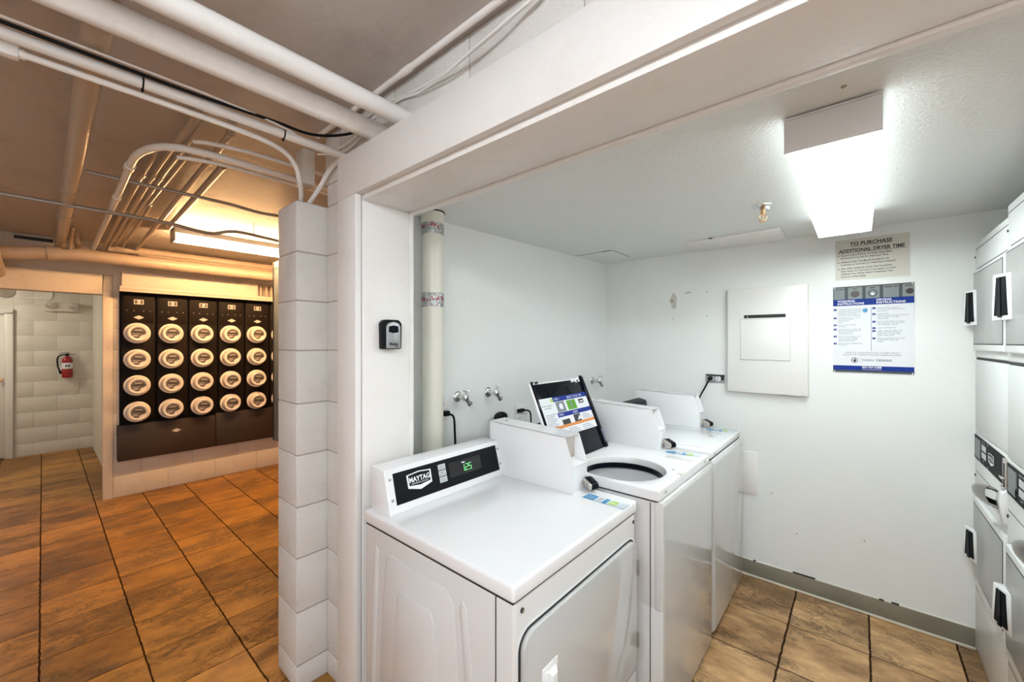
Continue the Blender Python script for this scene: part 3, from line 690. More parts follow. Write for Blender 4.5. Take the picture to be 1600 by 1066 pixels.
# --- stacked dryers on the right (front faces -X)
def stack(loc, label, wd, top):
    T = thing('stacked_dryer', loc, label, 'stacked dryer', 'stacked dryers')
    # local: x>=0 depth (away), y 0..wd, front plane x=0
    MB().box(.012, .70, .003, wd - .003, .015, top - .004, 'appliance_side_shaded', .006).box(.03, .68, .02, wd - .02, 0, .02, 'dark_gap').build('cabinet', T)
    u = MB().box(0, .016, .003, wd - .003, 1.437, top, 'stack_front', .006, seg=3)
    u.box(-.0008, .002, .014, wd - .014, top - .034, top - .0315, 'dark_gap').box(-.0008, .002, .014, wd - .05, 1.862, 1.865, 'dark_gap')
    for y in (.02, wd - .012): screw(u, (0, y, 1.925), (-1, 0, 0), .005, 'dark_gap')
    u.build('upper_front', T)
    MB().box(0, .016, .003, wd - .003, 1.080, 1.426, 'stack_front', .003).build('middle_panel', T)
    MB().box(.004, .014, .006, wd - .006, 1.42, 1.44, 'dark_gap').build('gap_strip', T)
    lo = MB().box(0, .016, .003, wd - .003, .02, 1.074, 'stack_front', .004)
    for y in (.02, wd - .012): screw(lo, (0, y, .862), (-1, 0, 0), .006, 'dark_gap')
    lo.box(-.0008, .002, .014, wd - .014, .885, .887, 'dark_gap')
    lo.build('lower_front', T)
    def door(z0, z1, wz0, wz1, hz0, hz1, nm):
        d = MB().box(-.014, .004, .030, wd - .050, z0, z1, 'stack_front', .006, seg=3).build('door', T)
        MB().box(-.0155, -.010, .038, wd - .070, wz0, wz1, 'window_grey', .001).box(-.0150, -.009, .034, wd - .066, wz0 - .004, wz1 + .004, 'dark_gap', .001).build('door_panel', d)
        hy0, hy1 = wd - .150, wd - .032
        hb = bmesh.new(); e_ = .010
        def pr(y, x, z, q): return hb.verts.new((x, y, z))
        lo_ = [(-.012, hy0 - .006), (-.045, hy1 - .012), (-.045, hy1), (-.012, hy1)]; up_ = [(-.012, hy0 + e_), (-.042, hy1 - .016), (-.042, hy1 - .006), (-.012, hy1 - .006)]
        A = [hb.verts.new((x, y, hz0)) for x, y in lo_]; B = [hb.verts.new((x, y, hz1)) for x, y in up_]
        hb.faces.new(A[::-1]); hb.faces.new(B)
        for i in range(4): hb.faces.new([A[i], A[(i + 1) % 4], B[(i + 1) % 4], B[i]])
        bmesh.ops.recalc_face_normals(hb, faces=list(hb.faces))
        bmesh.ops.bevel(hb, geom=list(hb.edges), offset=.004, segments=2, affect='EDGES', profile=.5)
        h = MB().bm(hb, 'appliance_white').build('handle', d)
        a0, a1 = Vector((-.012, hy0 - .006, hz0)), Vector((-.045, hy1 - .012, hz0)); b0, b1 = Vector((-.012, hy0 + e_, hz1)), Vector((-.042, hy1 - .016, hz1))
        def q(u, v): return (a0.lerp(a1, u)).lerp(b0.lerp(b1, u), v)
        nn = (a1 - a0).cross(b0 - a0).normalized(); nn = nn if nn.y < 0 else -nn
        MB().prism([q(.27, .10) + nn * -.001, q(.88, .10) + nn * -.001, q(.82, .93) + nn * -.001, q(.36, .93) + nn * -.001], nn * .004, 'panel_black', bev=.001).prism([q(.52, .06) + nn * .002, q(.66, .06) + nn * .002, q(.62, .92) + nn * .002, q(.56, .92) + nn * .002], nn * .004, 'gloss_black').build('grip', h)
    door(1.470, 1.846, 1.503, 1.834, 1.590, 1.760, 'upper')
    door(.360, .772, .405, .740, .470, .615, 'lower')
    g = MB().box(-.004, .004, .030, wd - .030, .318, .350, 'appliance_white', .002).build('lower_rail', T)
    # control strip
    Ms = frame((-.0005, wd - .014, .950), (0, -1, 0), (0, 0, 1))
    c = MB().rect(Ms, 0, wd - .085, .0, .112, 'panel_black', t=.003)
    c.rect(Ms, .012, .105, .010, .100, 'photo_mid', z=.003); c.rect(Ms, .105, .125, .004, .102, 'gloss_black', z=.003)
    for i in range(2): c.rect(Ms, .150, .232, .030 + .034 * i, .056 + .034 * i, 'grey_label', z=.003)
    c.text('MORE TIME', .012, Ms, 'grey_label', .150, .098, .0036); c.text('START', .012, Ms, 'grey_label', .165, .014, .0036)
    shield_logo(c, Ms @ Matrix.Translation((.325, .056, .003)), .042, 1.15, full=True)
    for x, y in ((-.006, .105), (-.006, .008), (.262, .106), (.262, .006)): c.cyl((x, y, .001), (x, y, .004), .0045, 'dull_steel', M=Ms, n=10)
    c.build('control_panel', T)
    s_ = MB().box(-.010, .0, .016, .066, .935, 1.062, 'brushed_nickel', .002).box(-.012, -.008, .036, .044, .955, 1.045, 'dark_gap')
    s_.box(-.020, -.008, .020, .062, .985, .995, 'chrome', .002).box(-.018, -.008, .014, .056, .945, .957, 'chrome', .002).build('coin_slide', T)
    # coin case with a polished scoop-shaped lock shroud
    k = MB().prism([(0, .0, .815), (-.016, .0, .820), (-.030, .0, .900), (-.024, .0, .935), (0, .0, .960)], (0, .055, 0), 'appliance_white', bev=.004)
    k.prism([(0, .056, .870), (-.026, .056, .860), (-.026, .056, .845), (0, .056, .835)], (0, .10, 0), 'appliance_white', bev=.003)
    cc = k.build('coin_box', T)
    Msc = Matrix.Translation((-.046, .075, .905)) @ Matrix.Rotation(R(14), 4, 'Z') @ Matrix.Rotation(R(-6), 4, 'X') @ Matrix.Rotation(R(90), 4, 'X') @ Matrix.Rotation(R(20), 4, 'Z') @ Matrix.Scale(.86, 4)
    sv = MB(); n = 22; prof = [(.050, -.050), (.050, .010), (.046, .045), (.036, .075), (.020, .094), (.0, .102)]
    vs = []; fs = []
    for r, z in prof:
        for i in range(n + 1):
            a = R(20) + R(300) * i / n; vs.append((r * math.cos(a) * .55, r * math.sin(a), -z))
    for r, z in prof:
        for i in range(n + 1):
            a = R(20) + R(300) * i / n; r2 = max(r - .003, 0); vs.append((r2 * math.cos(a) * .55, r2 * math.sin(a), -z + (.003 if z > .05 else 0)))
    m_ = n + 1; o2 = len(prof) * m_
    for i in range(len(prof) - 1):
        for j in range(n):
            fs.append([i * m_ + j, i * m_ + j + 1, (i + 1) * m_ + j + 1, (i + 1) * m_ + j])
            fs.append([o2 + i * m_ + j, o2 + (i + 1) * m_ + j, o2 + (i + 1) * m_ + j + 1, o2 + i * m_ + j + 1])
        fs.append([i * m_, (i + 1) * m_, o2 + (i + 1) * m_, o2 + i * m_]); fs.append([i * m_ + n, o2 + i * m_ + n, o2 + (i + 1) * m_ + n, (i + 1) * m_ + n])
    for j in range(n): fs.append([j, o2 + j, o2 + j + 1, j + 1])
    sv.add(vs, fs, 'shroud_steel', Msc); sv.build('lock_shroud', cc)
    return T
stack((.430, 2.366, 0), 'white stacked pair of dryers in the back corner beside the end wall', .622, 1.992)
U2 = stack((.420, 1.730, 0), 'white stacked pair of dryers nearer the opening, cut off by the picture edge', .630, 2.022)

# ------------------------------------------------------------------ things on the laundry walls
# wall box with slot
W = thing('wall_box', (-.448, YF, 1.188), 'white painted access box with a slotted cover mounted on the end wall', 'wall box')
MB().box(-.215, .215, -.040, 0, 0, .668, 'gloss_white_paint', .003).box(-.218, .219, -.010, 0, -.003, .671, 'caulk', .001).build('case', W)
MB().box(-.138, .128, -.046, -.038, .210, .468, 'gloss_white_paint', .004).box(-.140, .131, -.0415, -.040, .206, .470, 'grey_label').build('cover', W)
MB().box(-.118, .106, -.0425, -.036, .476, .496, 'dark_gap', .0005).box(-.100, -.096, -.0435, -.042, .480, .490, 'grey_label').build('slot', W)
# cream notice
M = frame((0, YF - .002, 0), (1, 0, 0), (0, 0, 1))
N_ = thing('notice', (.046, YF, 1.867), 'cream paper notice about buying extra dryer time, taped above the blue poster', 'notice')
def local(M0, o): return Matrix.Translation(-Vector(o)) @ M0
Mn = local(M, (.046, YF, 1.867))
b = MB(); b.rect(Mn, -.107, .201, 1.865, 2.094, 'paper_cream', t=.001)
b.build('paper', N_)
b = MB()
for r_ in ((-.113, -.08, 1.985, 2.095), (.170, .206, 1.93, 2.0955), (-.11, .203, 1.862, 1.890)):
    b.rect(Mn, *r_, 'paper_tape', z=.001, t=.0003)
tx = MB()
def line(s_, size, x, z, mt='ink_black', al='LEFT', sx=1.0, bold=0.0): tx.text(s_, size, Mn, mt, x, z, .0022, al, bold, sx)
line('TO PURCHASE', .029, .046, 2.056, al='CENTER', sx=.92, bold=.0008); line('ADDITIONAL DRYER TIME', .027, .046, 2.020, al='CENTER', sx=.86, bold=.0008)
tx.rect(Mn, -.034, .126, 2.051, 2.0525, 'ink_black', z=.0012); tx.rect(Mn, -.098, .190, 2.0155, 2.017, 'ink_black', z=.0012)
zz = 2.001
for par in (('Required Coins As Shown On Digital Display Must', 'Be Inserted In Coin Slot For Initial Dryer Cycle.'),
            ('Additional Dryer Time May Be Purchased In 10c', 'Increments At Cycle Start Or While Dryer Is Running.'),
            ('After Adding Additional Coin(s), Push The Desired', 'Fabric Setting For The Dryer In Use (Upper or Lower).', 'Additional Time Will Be Added To Remaining Time', 'Shown On Digital Display.')):
    tx.cyl((-.092, zz + .003, .0012), (-.092, zz + .003, .0018), .003, 'ink_black', M=Mn, n=10)
    for l_ in par: line(l_, .0115, -.082, zz, sx=.90, bold=.00025); zz -= .0155
    zz -= .0065
tx.build('lettering', N_)
# the blue and white poster
P_ = thing('poster', (.05, YF, 1.338), 'blue and white washing and drying instruction poster on the end wall', 'poster')
Mp = local(M, (.05, YF, 1.338)); X0, X1, Z0, Z1 = -.117, .218, 1.338, 1.827
b = MB(); b.rect(Mp, X0, X1, Z0, Z1, 'paper_white', t=.0012); b.build('sheet', P_)
b = MB(); b.rect(Mp, X0, X1, 1.752, Z1, 'photo_grey', z=.0012, t=.0004)
for x0, x1 in ((X0 + .004, X0 + .052), (X0 + .066, X0 + .128), (X0 + .142, X0 + .200), (X0 + .214, X0 + .276), (X0 + .290, X1)):
    b.rect(Mp, x0, x1, 1.753, 1.820, 'photo_mid', z=.0016, t=.0003)
for cx_, mt in ((X0 + .097, 'photo_dark'), (X0 + .171, 'photo_dark'), (X0 + .318, 'photo_dark')):
    b.cyl((cx_, 1.782, .0018), (cx_, 1.782, .0024), .0195 if cx_ < .19 else .015, mt, M=Mp, n=24)
b.cyl((X0 + .171, 1.782, .0022), (X0 + .171, 1.782, .0028), .0155, 'photo_mid', M=Mp, n=24); b.cyl((X0 + .171, 1.778, .0026), (X0 + .171, 1.778, .0032), .007, 'ink_white', M=Mp, n=16)
for x0, x1 in ((X0 + .012, X0 + .05), (X0 + .085, X0 + .105), (X0 + .160, X0 + .180), (X0 + .220, X0 + .250), (X0 + .255, X0 + .272), (X0 + .300, X0 + .325)):
    b.rect(Mp, x0, x1, 1.809, 1.814, 'photo_dark', z=.002)
b.build('printed_photo', P_)
b = MB(); b.rect(Mp, X0, X1, 1.718, 1.754, 'ink_blue', z=.0014); b.rect(Mp, X0, X1, 1.352, 1.378, 'ink_blue', z=.0014)
b.rect(Mp, X0, X1, 1.340, 1.352, 'photo_grey', z=.0014); b.rect(Mp, .0475, .0488, 1.462, 1.706, 'ink_blue', z=.0014)
b.build('blue_bands', P_)
b = MB()
def pt(s_, size, x, z, mt='ink_grey', al='LEFT', sx=1.0, bold=0.0): b.text(s_, size, Mp, mt, x, z, .0024, al, bold, sx)
pt('WASHING', .0165, X0 + .020, 1.738, 'ink_white', sx=1.0, bold=.0003); pt('INSTRUCTIONS', .0165, X0 + .020, 1.723, 'ink_white', bold=.0003)
pt('DRYING', .0165, X0 + .186, 1.738, 'ink_white', bold=.0003); pt('INSTRUCTIONS', .0165, X0 + .186, 1.723, 'ink_white', bold=.0003)
TL = [(1.693, ('DO NOT OVERLOAD MACHINE. LOAD', 'CLOTHES LOOSELY. ADD HIGH', 'EFFICIENCY DETERGENT AND', 'SOFTENER. DO NOT USE', 'MORE THAN RECOMMENDED.')), (1.645, ('ADD DETERGENT. CLOSE LID', 'AND SELECT WATER', 'TEMPERATURE.', 'CYCLE')), (1.605, ('SELECT CYCLE OPTIONS', 'IF NEEDED.')), (1.580, ('INSERT CARD OR COINS. THE', 'PRICE AND TIME ARE SHOWN', 'ON THE DISPLAY. TO', 'START PRESS START.')), (1.540, ('LID WILL LOCK DURING THE', 'CYCLE. LID WILL UNLOCK', 'WHEN CYCLE IS FINISHED.', 'PLEASE REMOVE ITEMS')), (1.499, ('LEAVE LID OPEN, APPROXIMATE', '30 MINUTES.'))]
TR = [(1.695, ('SEPARATE ITEMS. REMOVE', 'LINT FROM LINT SCREEN BEFORE', 'EACH LOAD.')), (1.662, ('LOAD DRYER.', 'DO NOT OVERLOAD. ALLOW ROOM', 'FOR CLOTHES TO TUMBLE.', 'CLOSE DOOR.')), (1.620, ('DO NOT DRY ITEMS THAT HAVE', 'BEEN CLEANED WITH SOLVENTS', 'OR FLAMMABLE LIQUIDS.')), (1.585, ('SELECT TEMPERATURE.',)), (1.569, ('INSERT CARD OR COINS. THE', 'TIME IS SHOWN ON DISPLAY.', 'PRESS START. TO ADD TIME', 'INSERT MORE COINS.')), (1.528, ('REMOVE CLOTHES WHEN CYCLE', 'IS COMPLETE. CLEAN LINT', 'SCREEN.'))]
for bx, lst in ((X0 + .003, TL), (X0 + .170, TR)):
    for i, (z, ls_) in enumerate(lst):
        b.rect(Mp, bx, bx + .013, z - .002, z + .008, 'ink_blue', z=.0014)
        pt(str(i + 1), .008, bx + .0065, z, 'ink_white', 'CENTER')
        for k, l_ in enumerate(ls_): pt(l_, .0078, bx + .020, z + .001 - k * .0088, sx=.93)
b.cyl((X0 + .140, 1.687, .0018), (X0 + .140, 1.687, .0024), .011, 'ink_midblue', M=Mp, n=20)
pt('PLEASE CALL CLEAN DESIGNS, INC. TO SUBMIT SERVICE', .0092, .050, 1.448, al='CENTER', sx=.98); pt('REQUESTS OR TO REPORT MALFUNCTIONING EQUIPMENT.', .0092, .050, 1.436, al='CENTER', sx=.98)
pt('CLEAN  DESIGNS', .0165, .008, 1.405, 'ink_grey', sx=.98, bold=.0002)
b.rect(Mp, .001, .0018, 1.394, 1.424, 'ink_grey', z=.0014)
b.cyl((-.022, 1.409, .0014), (-.022, 1.409, .0020), .0145, 'ink_black', M=Mp, n=28); b.cyl((-.022, 1.409, .0018), (-.022, 1.409, .0025), .0115, 'paper_white', M=Mp, n=28)
b.cyl((-.021, 1.406, .0024), (-.021, 1.406, .0030), .0062, 'ink_black', M=Mp, n=16); b.prism([(-.026, 1.409, .0024), (-.019, 1.420, .0024), (-.016, 1.409, .0024)], (0, 0, .0006), 'ink_black', Mp)
pt('303-767-6288', .0145, .050, 1.366, 'ink_white', 'CENTER', bold=.0003); pt('WWW.CLEANDESIGNS.COM', .0062, .050, 1.3565, 'ink_white', 'CENTER')
b.build('lettering', P_)
for x, z in ((X0 + .006, Z1 - .006), (X1 - .006, Z1 - .006), (X0 + .006, Z0 + .006), (X1 - .006, Z0 + .006)): MB().lathe([(.004, 0), (.0035, .002), (0, .003)], 'chrome', Mp @ Matrix.Translation((x, z, .0014)), 12).build('pin', P_)

# blank plate low on the wall
tag(MB().box(-.602, -.497, YF - .012, YF, .532, .802, 'gloss_white_paint', .003).build('cover_plate'), 'blank off-white cover plate low on the end wall beside the closed washer', 'cover plate')
# recessed metal outlet with plug and cord
O = thing('outlet_box', (-.747, YF, 1.262), 'bare metal outlet box with a black plug, left of the white wall box', 'outlet')
MB().box(-.060, .060, -.004, 0, -.030, .030, 'dull_steel', .001).box(-.055, .058, -.006, -.003, .017, .027, 'dark_gap').box(.036, .056, -.006, -.003, -.01, .024, 'dark_gap').build('box', O)
b = MB()
for x in (-.024, .020):
    b.cyl((x, -.002, 0), (x, -.009, 0), .0165, 'paper_white', n=20)
b.box(.016, .019, -.010, -.008, .002, .010, 'dark_gap').box(.016, .019, -.010, -.008, -.010, -.002, 'dark_gap')
b.build('receptacle', O)
tag(MB().cyl((-.772, 2.985, 1.265), (-.772, 2.955, 1.262), .014, 'plastic_black', n=16).tube([(-.772, 2.96, 1.262), (-.776, 2.945, 1.250), (-.80, 2.945, 1.20), (-.835, 2.945, 1.13), (-.86, 2.95, 1.05), (-.875, 2.955, .99)], .0052, 'plastic_black', n=10).build('power_cord'), 'black power cord hanging from the metal outlet box behind the shut washer', 'power cord')
# sprinkler
Sp = thing('sprinkler', (-.343, 2.196, ZL), 'brass fire sprinkler head with chrome escutcheon on the laundry ceiling', 'sprinkler')
MB().lathe([(.044, 0), (.043, -.004), (.030, -.010), (.026, -.020), (.014, -.022), (0, -.022)], 'chrome').build('escutcheon', Sp)
b = MB().cyl((0, 0, -.02), (0, 0, -.038), .011, 'brass', n=12).cyl((0, 0, -.036), (0, 0, -.041), .014, 'brass', n=6)
for s_ in (-1, 1): b.tube([(s_ * .010, 0, -.038), (s_ * .015, 0, -.052), (s_ * .010, 0, -.066), (0, 0, -.072)], .0025, 'brass', n=8)
b.cyl((0, 0, -.041), (0, 0, -.070), .003, 'brass', n=8).cyl((0, 0, -.072), (0, 0, -.0735), .016, 'brass', n=16)
b.build('head', Sp)
# flat access panel
tag(MB().box(-.822, -.333, 2.660, 2.935, ZL - .016, ZL, 'gloss_white_paint', .003).box(-.70, -.68, 2.652, 2.665, ZL - .006, ZL - .001, 'dark_gap').build('ceiling_panel'), 'flat white rectangular access panel on the ceiling beside the sprinkler', 'ceiling panel')
# key lock box on the jamb
K = thing('key_lock_box', (-1.40, .881, 1.483), 'small black and silver combination key box on the white door jamb', 'key box')
b = MB().prism([(0, -.040, 0), (0, .040, 0), (0, .042, .10), (0, .030, .114), (0, -.030, .114), (0, -.042, .10)], (.036, 0, 0), 'plastic_black', bev=.006)
b.build('body', K)
b = MB().prism([(.034, -.030, .004), (.034, .032, .004), (.034, .032, .088), (.034, .024, .100), (.034, .001, .106), (.034, -.022, .100), (.034, -.030, .088)], (.005, 0, 0), 'dull_steel', bev=.0015)
b.build('face_plate', K)
Mk = frame((.0395, 0, 0), (0, 1, 0), (0, 0, 1))
b = MB().prism([(-.020, .066, 0), (.000, .062, 0), (.022, .066, 0), (.020, .088, 0), (.001, .092, 0), (-.019, .088, 0)], (0, 0, .002), 'gloss_black', Mk).build('shutter', K)
MB().text('Master', .014, Mk, 'ink_black', .002, .016, .0006, 'CENTER', .0006).text('Lock', .008, Mk, 'ink_black', .022, .0085, .0006, 'RIGHT', .0004).build('lettering', K)
# cream duct pipe with foil tape
V = thing('vent_pipe', (-1.592, 1.252, 0), 'cream plastic pipe wrapped with foil tape rising beside the door jamb', 'pipe')
MB().cyl((0, 0, 0), (0, 0, 2.10), .0515, 'pvc_cream', n=40).cyl((0, 0, 2.09), (0, 0, 2.150), .056, 'pvc_cream', n=40).build('pipe', V)
def tape(z0, z1, seed):
    b = MB(); rnd = random.Random(seed); n = 48; rows = 7; vs = []; fs = []
    for i in range(rows):
        for k in range(n):
            t = 2 * math.pi * k / n; r = .0532 + (rnd.uniform(-.0006, .0012))
            z = z0 + (z1 - z0) * i / (rows - 1) + rnd.uniform(-.002, .002); vs.append((r * math.cos(t), r * math.sin(t), z))
    for i in range(rows - 1):
        for k in range(n): fs.append([i * n + k, i * n + (k + 1) % n, (i + 1) * n + (k + 1) % n, (i + 1) * n + k])
    b.add(vs, fs, 'foil'); zm = (z0 + z1) / 2
    for k in range(34):     # printed red marks
        a = 2 * math.pi * k / 34 + rnd.uniform(-.1, .1); w_ = rnd.uniform(.02, .08); hgt = rnd.uniform(.002, .010); zm = (z0 + z1) / 2 + rnd.uniform(-.008, .006)
        vs = []
        for da, dz in ((-w_, -hgt), (w_, -hgt * .6), (w_ * .8, hgt), (-w_ * .7, hgt * .7)):
            vs.append((.0550 * math.cos(a + da), .0550 * math.sin(a + da), zm + dz + .004))
        b.add(vs, [[0, 1, 2, 3]], 'red_print')
    o = b.build('foil_tape', V, smooth=False); return o
tape(2.035, 2.098, 1); tape(1.683, 1.750, 2)
MB().lathe([(.052, ZL - .006), (.060, ZL - .004), (.060, ZL), (.056, ZL)], 'plastic_black', n=32).build('ceiling_collar', V)
# water taps on the left wall
def tap(y, z, rot, label):
    x = lwx(y); t = thing('water_tap', (x, y, z), label, 'water tap', 'water taps on the laundry wall')
    Rx = Matrix.Rotation(R(90), 4, 'Y')
    MB().lathe([(.030, 0), (.030, .003), (.026, .008), (.014, .012), (.010, .012), (.010, .020)], 'chrome', Rx, 28).build('flange', t)
    b = MB().cyl((.01, 0, 0), (.060, 0, 0), .0125, 'chrome', n=18).lathe([(0, -.018), (.016, -.014), (.020, 0), (.016, .014), (0, .018)], 'chrome', Matrix.Translation((.062, .002, 0)), 18)
    b.cyl((.062, .004, -.006), (.070, .026, -.034), .0125, 'chrome', n=16).cyl((.068, .022, -.029), (.0715, .030, -.040), .0155, 'chrome', n=8)
    b.build('body', t)
    h = MB().cyl((.062, 0, .01), (.066, .004, .034), .006, 'chrome', n=12)
    h.box(-.020, .020, -.006, .006, -.004, .004, 'chrome', .003, Matrix.Translation((.067, .005, .036)) @ Matrix.Rotation(rot, 4, 'Z')).build('handle', t)
    return t
tap(1.478, 1.213, .6, 'chrome water tap on the laundry wall next to the cream pipe')
tap(1.705, 1.218, -.5, 'chrome water tap on the laundry wall above the thick black plug')
tap(2.800, 1.212, .2, 'chrome water tap peeking out behind the raised washer lid')
def wall_outlet(y, z, label):
    x = lwx(y); t = thing('wall_outlet', (x, y, z), label, 'outlet', 'outlets on the laundry wall')
    MB().box(0, .005, -.040, .040, -.065, .065, 'gloss_white_paint', .002).build('plate', t)
    b = MB()
    for dz in (-.022, .022):
        b.cyl((.004, 0, dz), (.0065, 0, dz), .015, 'paper_white', n=18)
        for dy in (-.005, .005): b.box(.006, .0072, dy - .001, dy + .001, dz - .002, dz + .006, 'dark_gap')
    b.build('receptacle', t)
wall_outlet(1.375, 1.160, 'white outlet partly hidden behind the cream pipe')
wall_outlet(1.965, 1.052, 'white outlet behind the dryer coin box')
x = lwx(1.38)
tag(MB().box(x + .006, x + .040, 1.366, 1.400, 1.122, 1.150, 'plastic_black', .006).tube([(x + .035, 1.39, 1.135), (x + .050, 1.412, 1.115), (x + .050, 1.420, 1.03), (x + .048, 1.425, .96), (x + .045, 1.43, .80)], .0058, 'plastic_black', n=10).build('power_cord'), 'black power cord dropping from the outlet behind the cream pipe', 'power cord')
x = lwx(1.97)
tag(MB().box(x + .006, x + .030, 1.935, 1.995, 1.070, 1.092, 'plastic_black', .008).tube([(x + .025, 1.985, 1.080), (x + .040, 2.015, 1.075), (x + .040, 2.035, 1.045), (x + .038, 2.038, .95), (x + .03, 2.03, .80)], .0052, 'plastic_black', n=10).build('power_cord'), 'black power cord plugged in behind the dryer coin box', 'power cord')
x = lwx(1.78)
tag(MB().lathe([(0, .030), (.030, .028), (.042, .018), (.044, 0)], 'plastic_black', Matrix.Translation((x, 1.80, 1.060)) @ Matrix.Rotation(R(90), 4, 'Y') @ Matrix.Diagonal((.72, 1.2, 1, 1)), 24).tube([(x + .028, 1.775, 1.070), (x + .045, 1.740, 1.085), (x + .050, 1.712, 1.06), (x + .048, 1.702, 1.02), (x + .045, 1.72, .98), (x + .04, 1.74, .85)], .0085, 'plastic_black', n=12).build('dryer_plug'), 'thick black dryer plug with a looping cord on the laundry wall', 'plug')

# ------------------------------------------------------------------ hall pipes
def pipe(name, pts, r, mt, label, rings=(), smooth=6, cat='pipe', group='ceiling pipes', n=18):
    b = MB().tube(pts, r, mt, n=n, smooth=smooth) if len(pts) > 2 else MB().cyl(pts[0], pts[1], r, mt, n=max(n, 24))
    for p0, p1, k in rings: b.cyl(p0, p1, r * k, mt, n=24)
    return tag(b.build(name), label, cat, group)
pipe('ceiling_pipe', [(-1.372, -2.59, 2.297), (-1.372, .85, 2.297)], .035, 'pipe_paint', 'thick white pipe entering the wall, second from the corner', [((-1.372, .60, 2.297), (-1.372, .62, 2.297), 1.03)])
pipe('ceiling_pipe', [(-1.222, -2.59, 2.302), (-1.222, .85, 2.302)], .0295, 'pipe_paint', 'thick white pipe entering the wall, nearest the corner above the opening', [((-1.222, .115, 2.302), (-1.222, .13, 2.302), 1.06)])
pipe('ceiling_pipe', [(-1.625, -2.59, 2.284), (-1.625, .85, 2.284)], .0155, 'pipe_paint', 'slim white conduit with a black zip tie, ending in the wall', [((-1.625, .34, 2.284), (-1.625, .385, 2.284), 1.14)])
tag(MB().tube([(-1.604, -2.59, 2.303), (-1.604, -.5, 2.303), (-1.606, .1, 2.301), (-1.612, .30, 2.304), (-1.604, .40, 2.303), (-1.61, .56, 2.312), (-1.66, .68, 2.338), (-1.65, .76, 2.355), (-1.56, .82, 2.360), (-1.45, .835, 2.375)], .0055, 'plastic_black', n=8).build('data_cable'), 'black cable resting on the slim white conduit', 'cable', 'ceiling cables')
tag(MB().tube([(-1.598, -2.59, 2.312), (-1.598, .0, 2.312), (-1.600, .40, 2.310), (-1.610, .58, 2.302), (-1.64, .70, 2.288), (-1.63, .78, 2.300), (-1.56, .82, 2.335), (-1.44, .838, 2.368)], .0036, 'pipe_paint', n=8).build('data_cable'), 'thin white cable following the slim conduit and curling to the wall', 'cable', 'ceiling cables')
tag(MB().tube([(-1.652, .72, 2.266), (-1.625, .79, 2.285), (-1.57, .828, 2.318), (-1.45, .838, 2.352)], .0030, 'pipe_paint', n=8).build('data_cable'), 'short white cable looping from the conduit end to the wall', 'cable', 'ceiling cables')
zt_ = MB().lathe([(.0180, -.002), (.0180, .002)], 'plastic_black', Matrix.Translation((-1.625, .195, 2.284)) @ Matrix.Rotation(R(90), 4, 'X'), 20)
zt_.box(-.004, .004, -.003, .003, -.022, -.014, 'plastic_black', M=Matrix.Translation((-1.63, .195, 2.284)))
tag(zt_.build('zip_tie'), 'black zip tie around the slim white conduit farther from the wall', 'zip tie', 'zip ties')
zt_ = MB().lathe([(.0180, -.002), (.0180, .002)], 'plastic_black', Matrix.Translation((-1.625, .585, 2.284)) @ Matrix.Rotation(R(90), 4, 'X'), 20)
zt_.box(-.004, .004, -.003, .003, -.022, -.014, 'plastic_black', M=Matrix.Translation((-1.63, .585, 2.284)))
tag(zt_.build('zip_tie'), 'black zip tie around the slim white conduit close to the wall', 'zip tie', 'zip ties')
pipe('conduit', [(-1.672, -.05, 2.268), (-1.672, .25, 2.268), (-1.680, .45, 2.268), (-1.700, .56, 2.268), (-1.735, .635, 2.262), (-1.775, .685, 2.240), (-1.815, .715, 2.205), (-1.87, .745, 2.165), (-1.93, .765, 2.128), (-1.95, .77, 2.122)], .0093, 'pipe_paint', 'slender white conduit that bends down onto the masonry pier', group='conduits', cat='conduit', n=14)
tag(MB().box(-1.688, -1.656, -.080, -.040, 2.250, 2.288, 'pipe_paint', .006).cyl((-1.672, -.08, 2.268), (-1.672, -.03, 2.268), .0125, 'pipe_paint').build('conduit_strap'), 'white conduit fitting at the left end of the slender conduit', 'fitting')
pipe('conduit', [(-1.665, .84, 2.300), (-1.72, .832, 2.292), (-1.79, .825, 2.262), (-1.85, .82, 2.215), (-1.92, .80, 2.150), (-1.96, .79, 2.122)], .0098, 'pipe_paint', 'short bent conduit from the wall down to the masonry pier', group='conduits', cat='conduit', n=14)
pipe('conduit', [(-1.86, .812, 2.441), (1.79, .812, 2.441)], .0100, 'pipe_paint', 'straight conduit along the ceiling corner above the opening', [((-1.20, .812, 2.441), (-1.15, .812, 2.441), 1.2)], group='conduits', cat='conduit')
for pts, r, lab in (([(1.78, .832, 2.425), (-.30, .832, 2.43), (-.62, .825, 2.398), (-.72, .812, 2.368), (-.82, .808, 2.352), (-.93, .815, 2.350), (-1.07, .828, 2.362), (-1.22, .838, 2.385), (-1.37, .838, 2.405), (-1.62, .836, 2.39)], .0042, 'sagging white cable along the wall above the opening, upper one'),
                    ([(1.78, .836, 2.415), (-.30, .830, 2.42), (-.64, .815, 2.385), (-.75, .802, 2.358), (-.86, .800, 2.342), (-.97, .812, 2.340), (-1.12, .828, 2.354), (-1.30, .838, 2.385), (-1.60, .838, 2.36)], .0038, 'sagging white cable along the wall above the opening, lower one')):
    tag(MB().tube(pts, r, 'pipe_paint', n=8, smooth=8).build('data_cable'), lab, 'cable', 'ceiling cables')
# pipes running to the meter wall
pipe('ceiling_pipe', [(-5.36, .097, 2.36), (-3.0, .097, 2.36), (-1.30, .097, 2.36), (-1.10, .097, 2.368), (-1.02, .097, 2.40), (-1.0, .097, 2.452)], .0325, 'pipe_paint_tan', 'large tan pipe crossing the hall ceiling, farthest from the pier', [((-3.35, .097, 2.36), (-3.30, .097, 2.36), 1.13), ((-4.05, .097, 2.36), (-4.00, .097, 2.36), 1.13)])
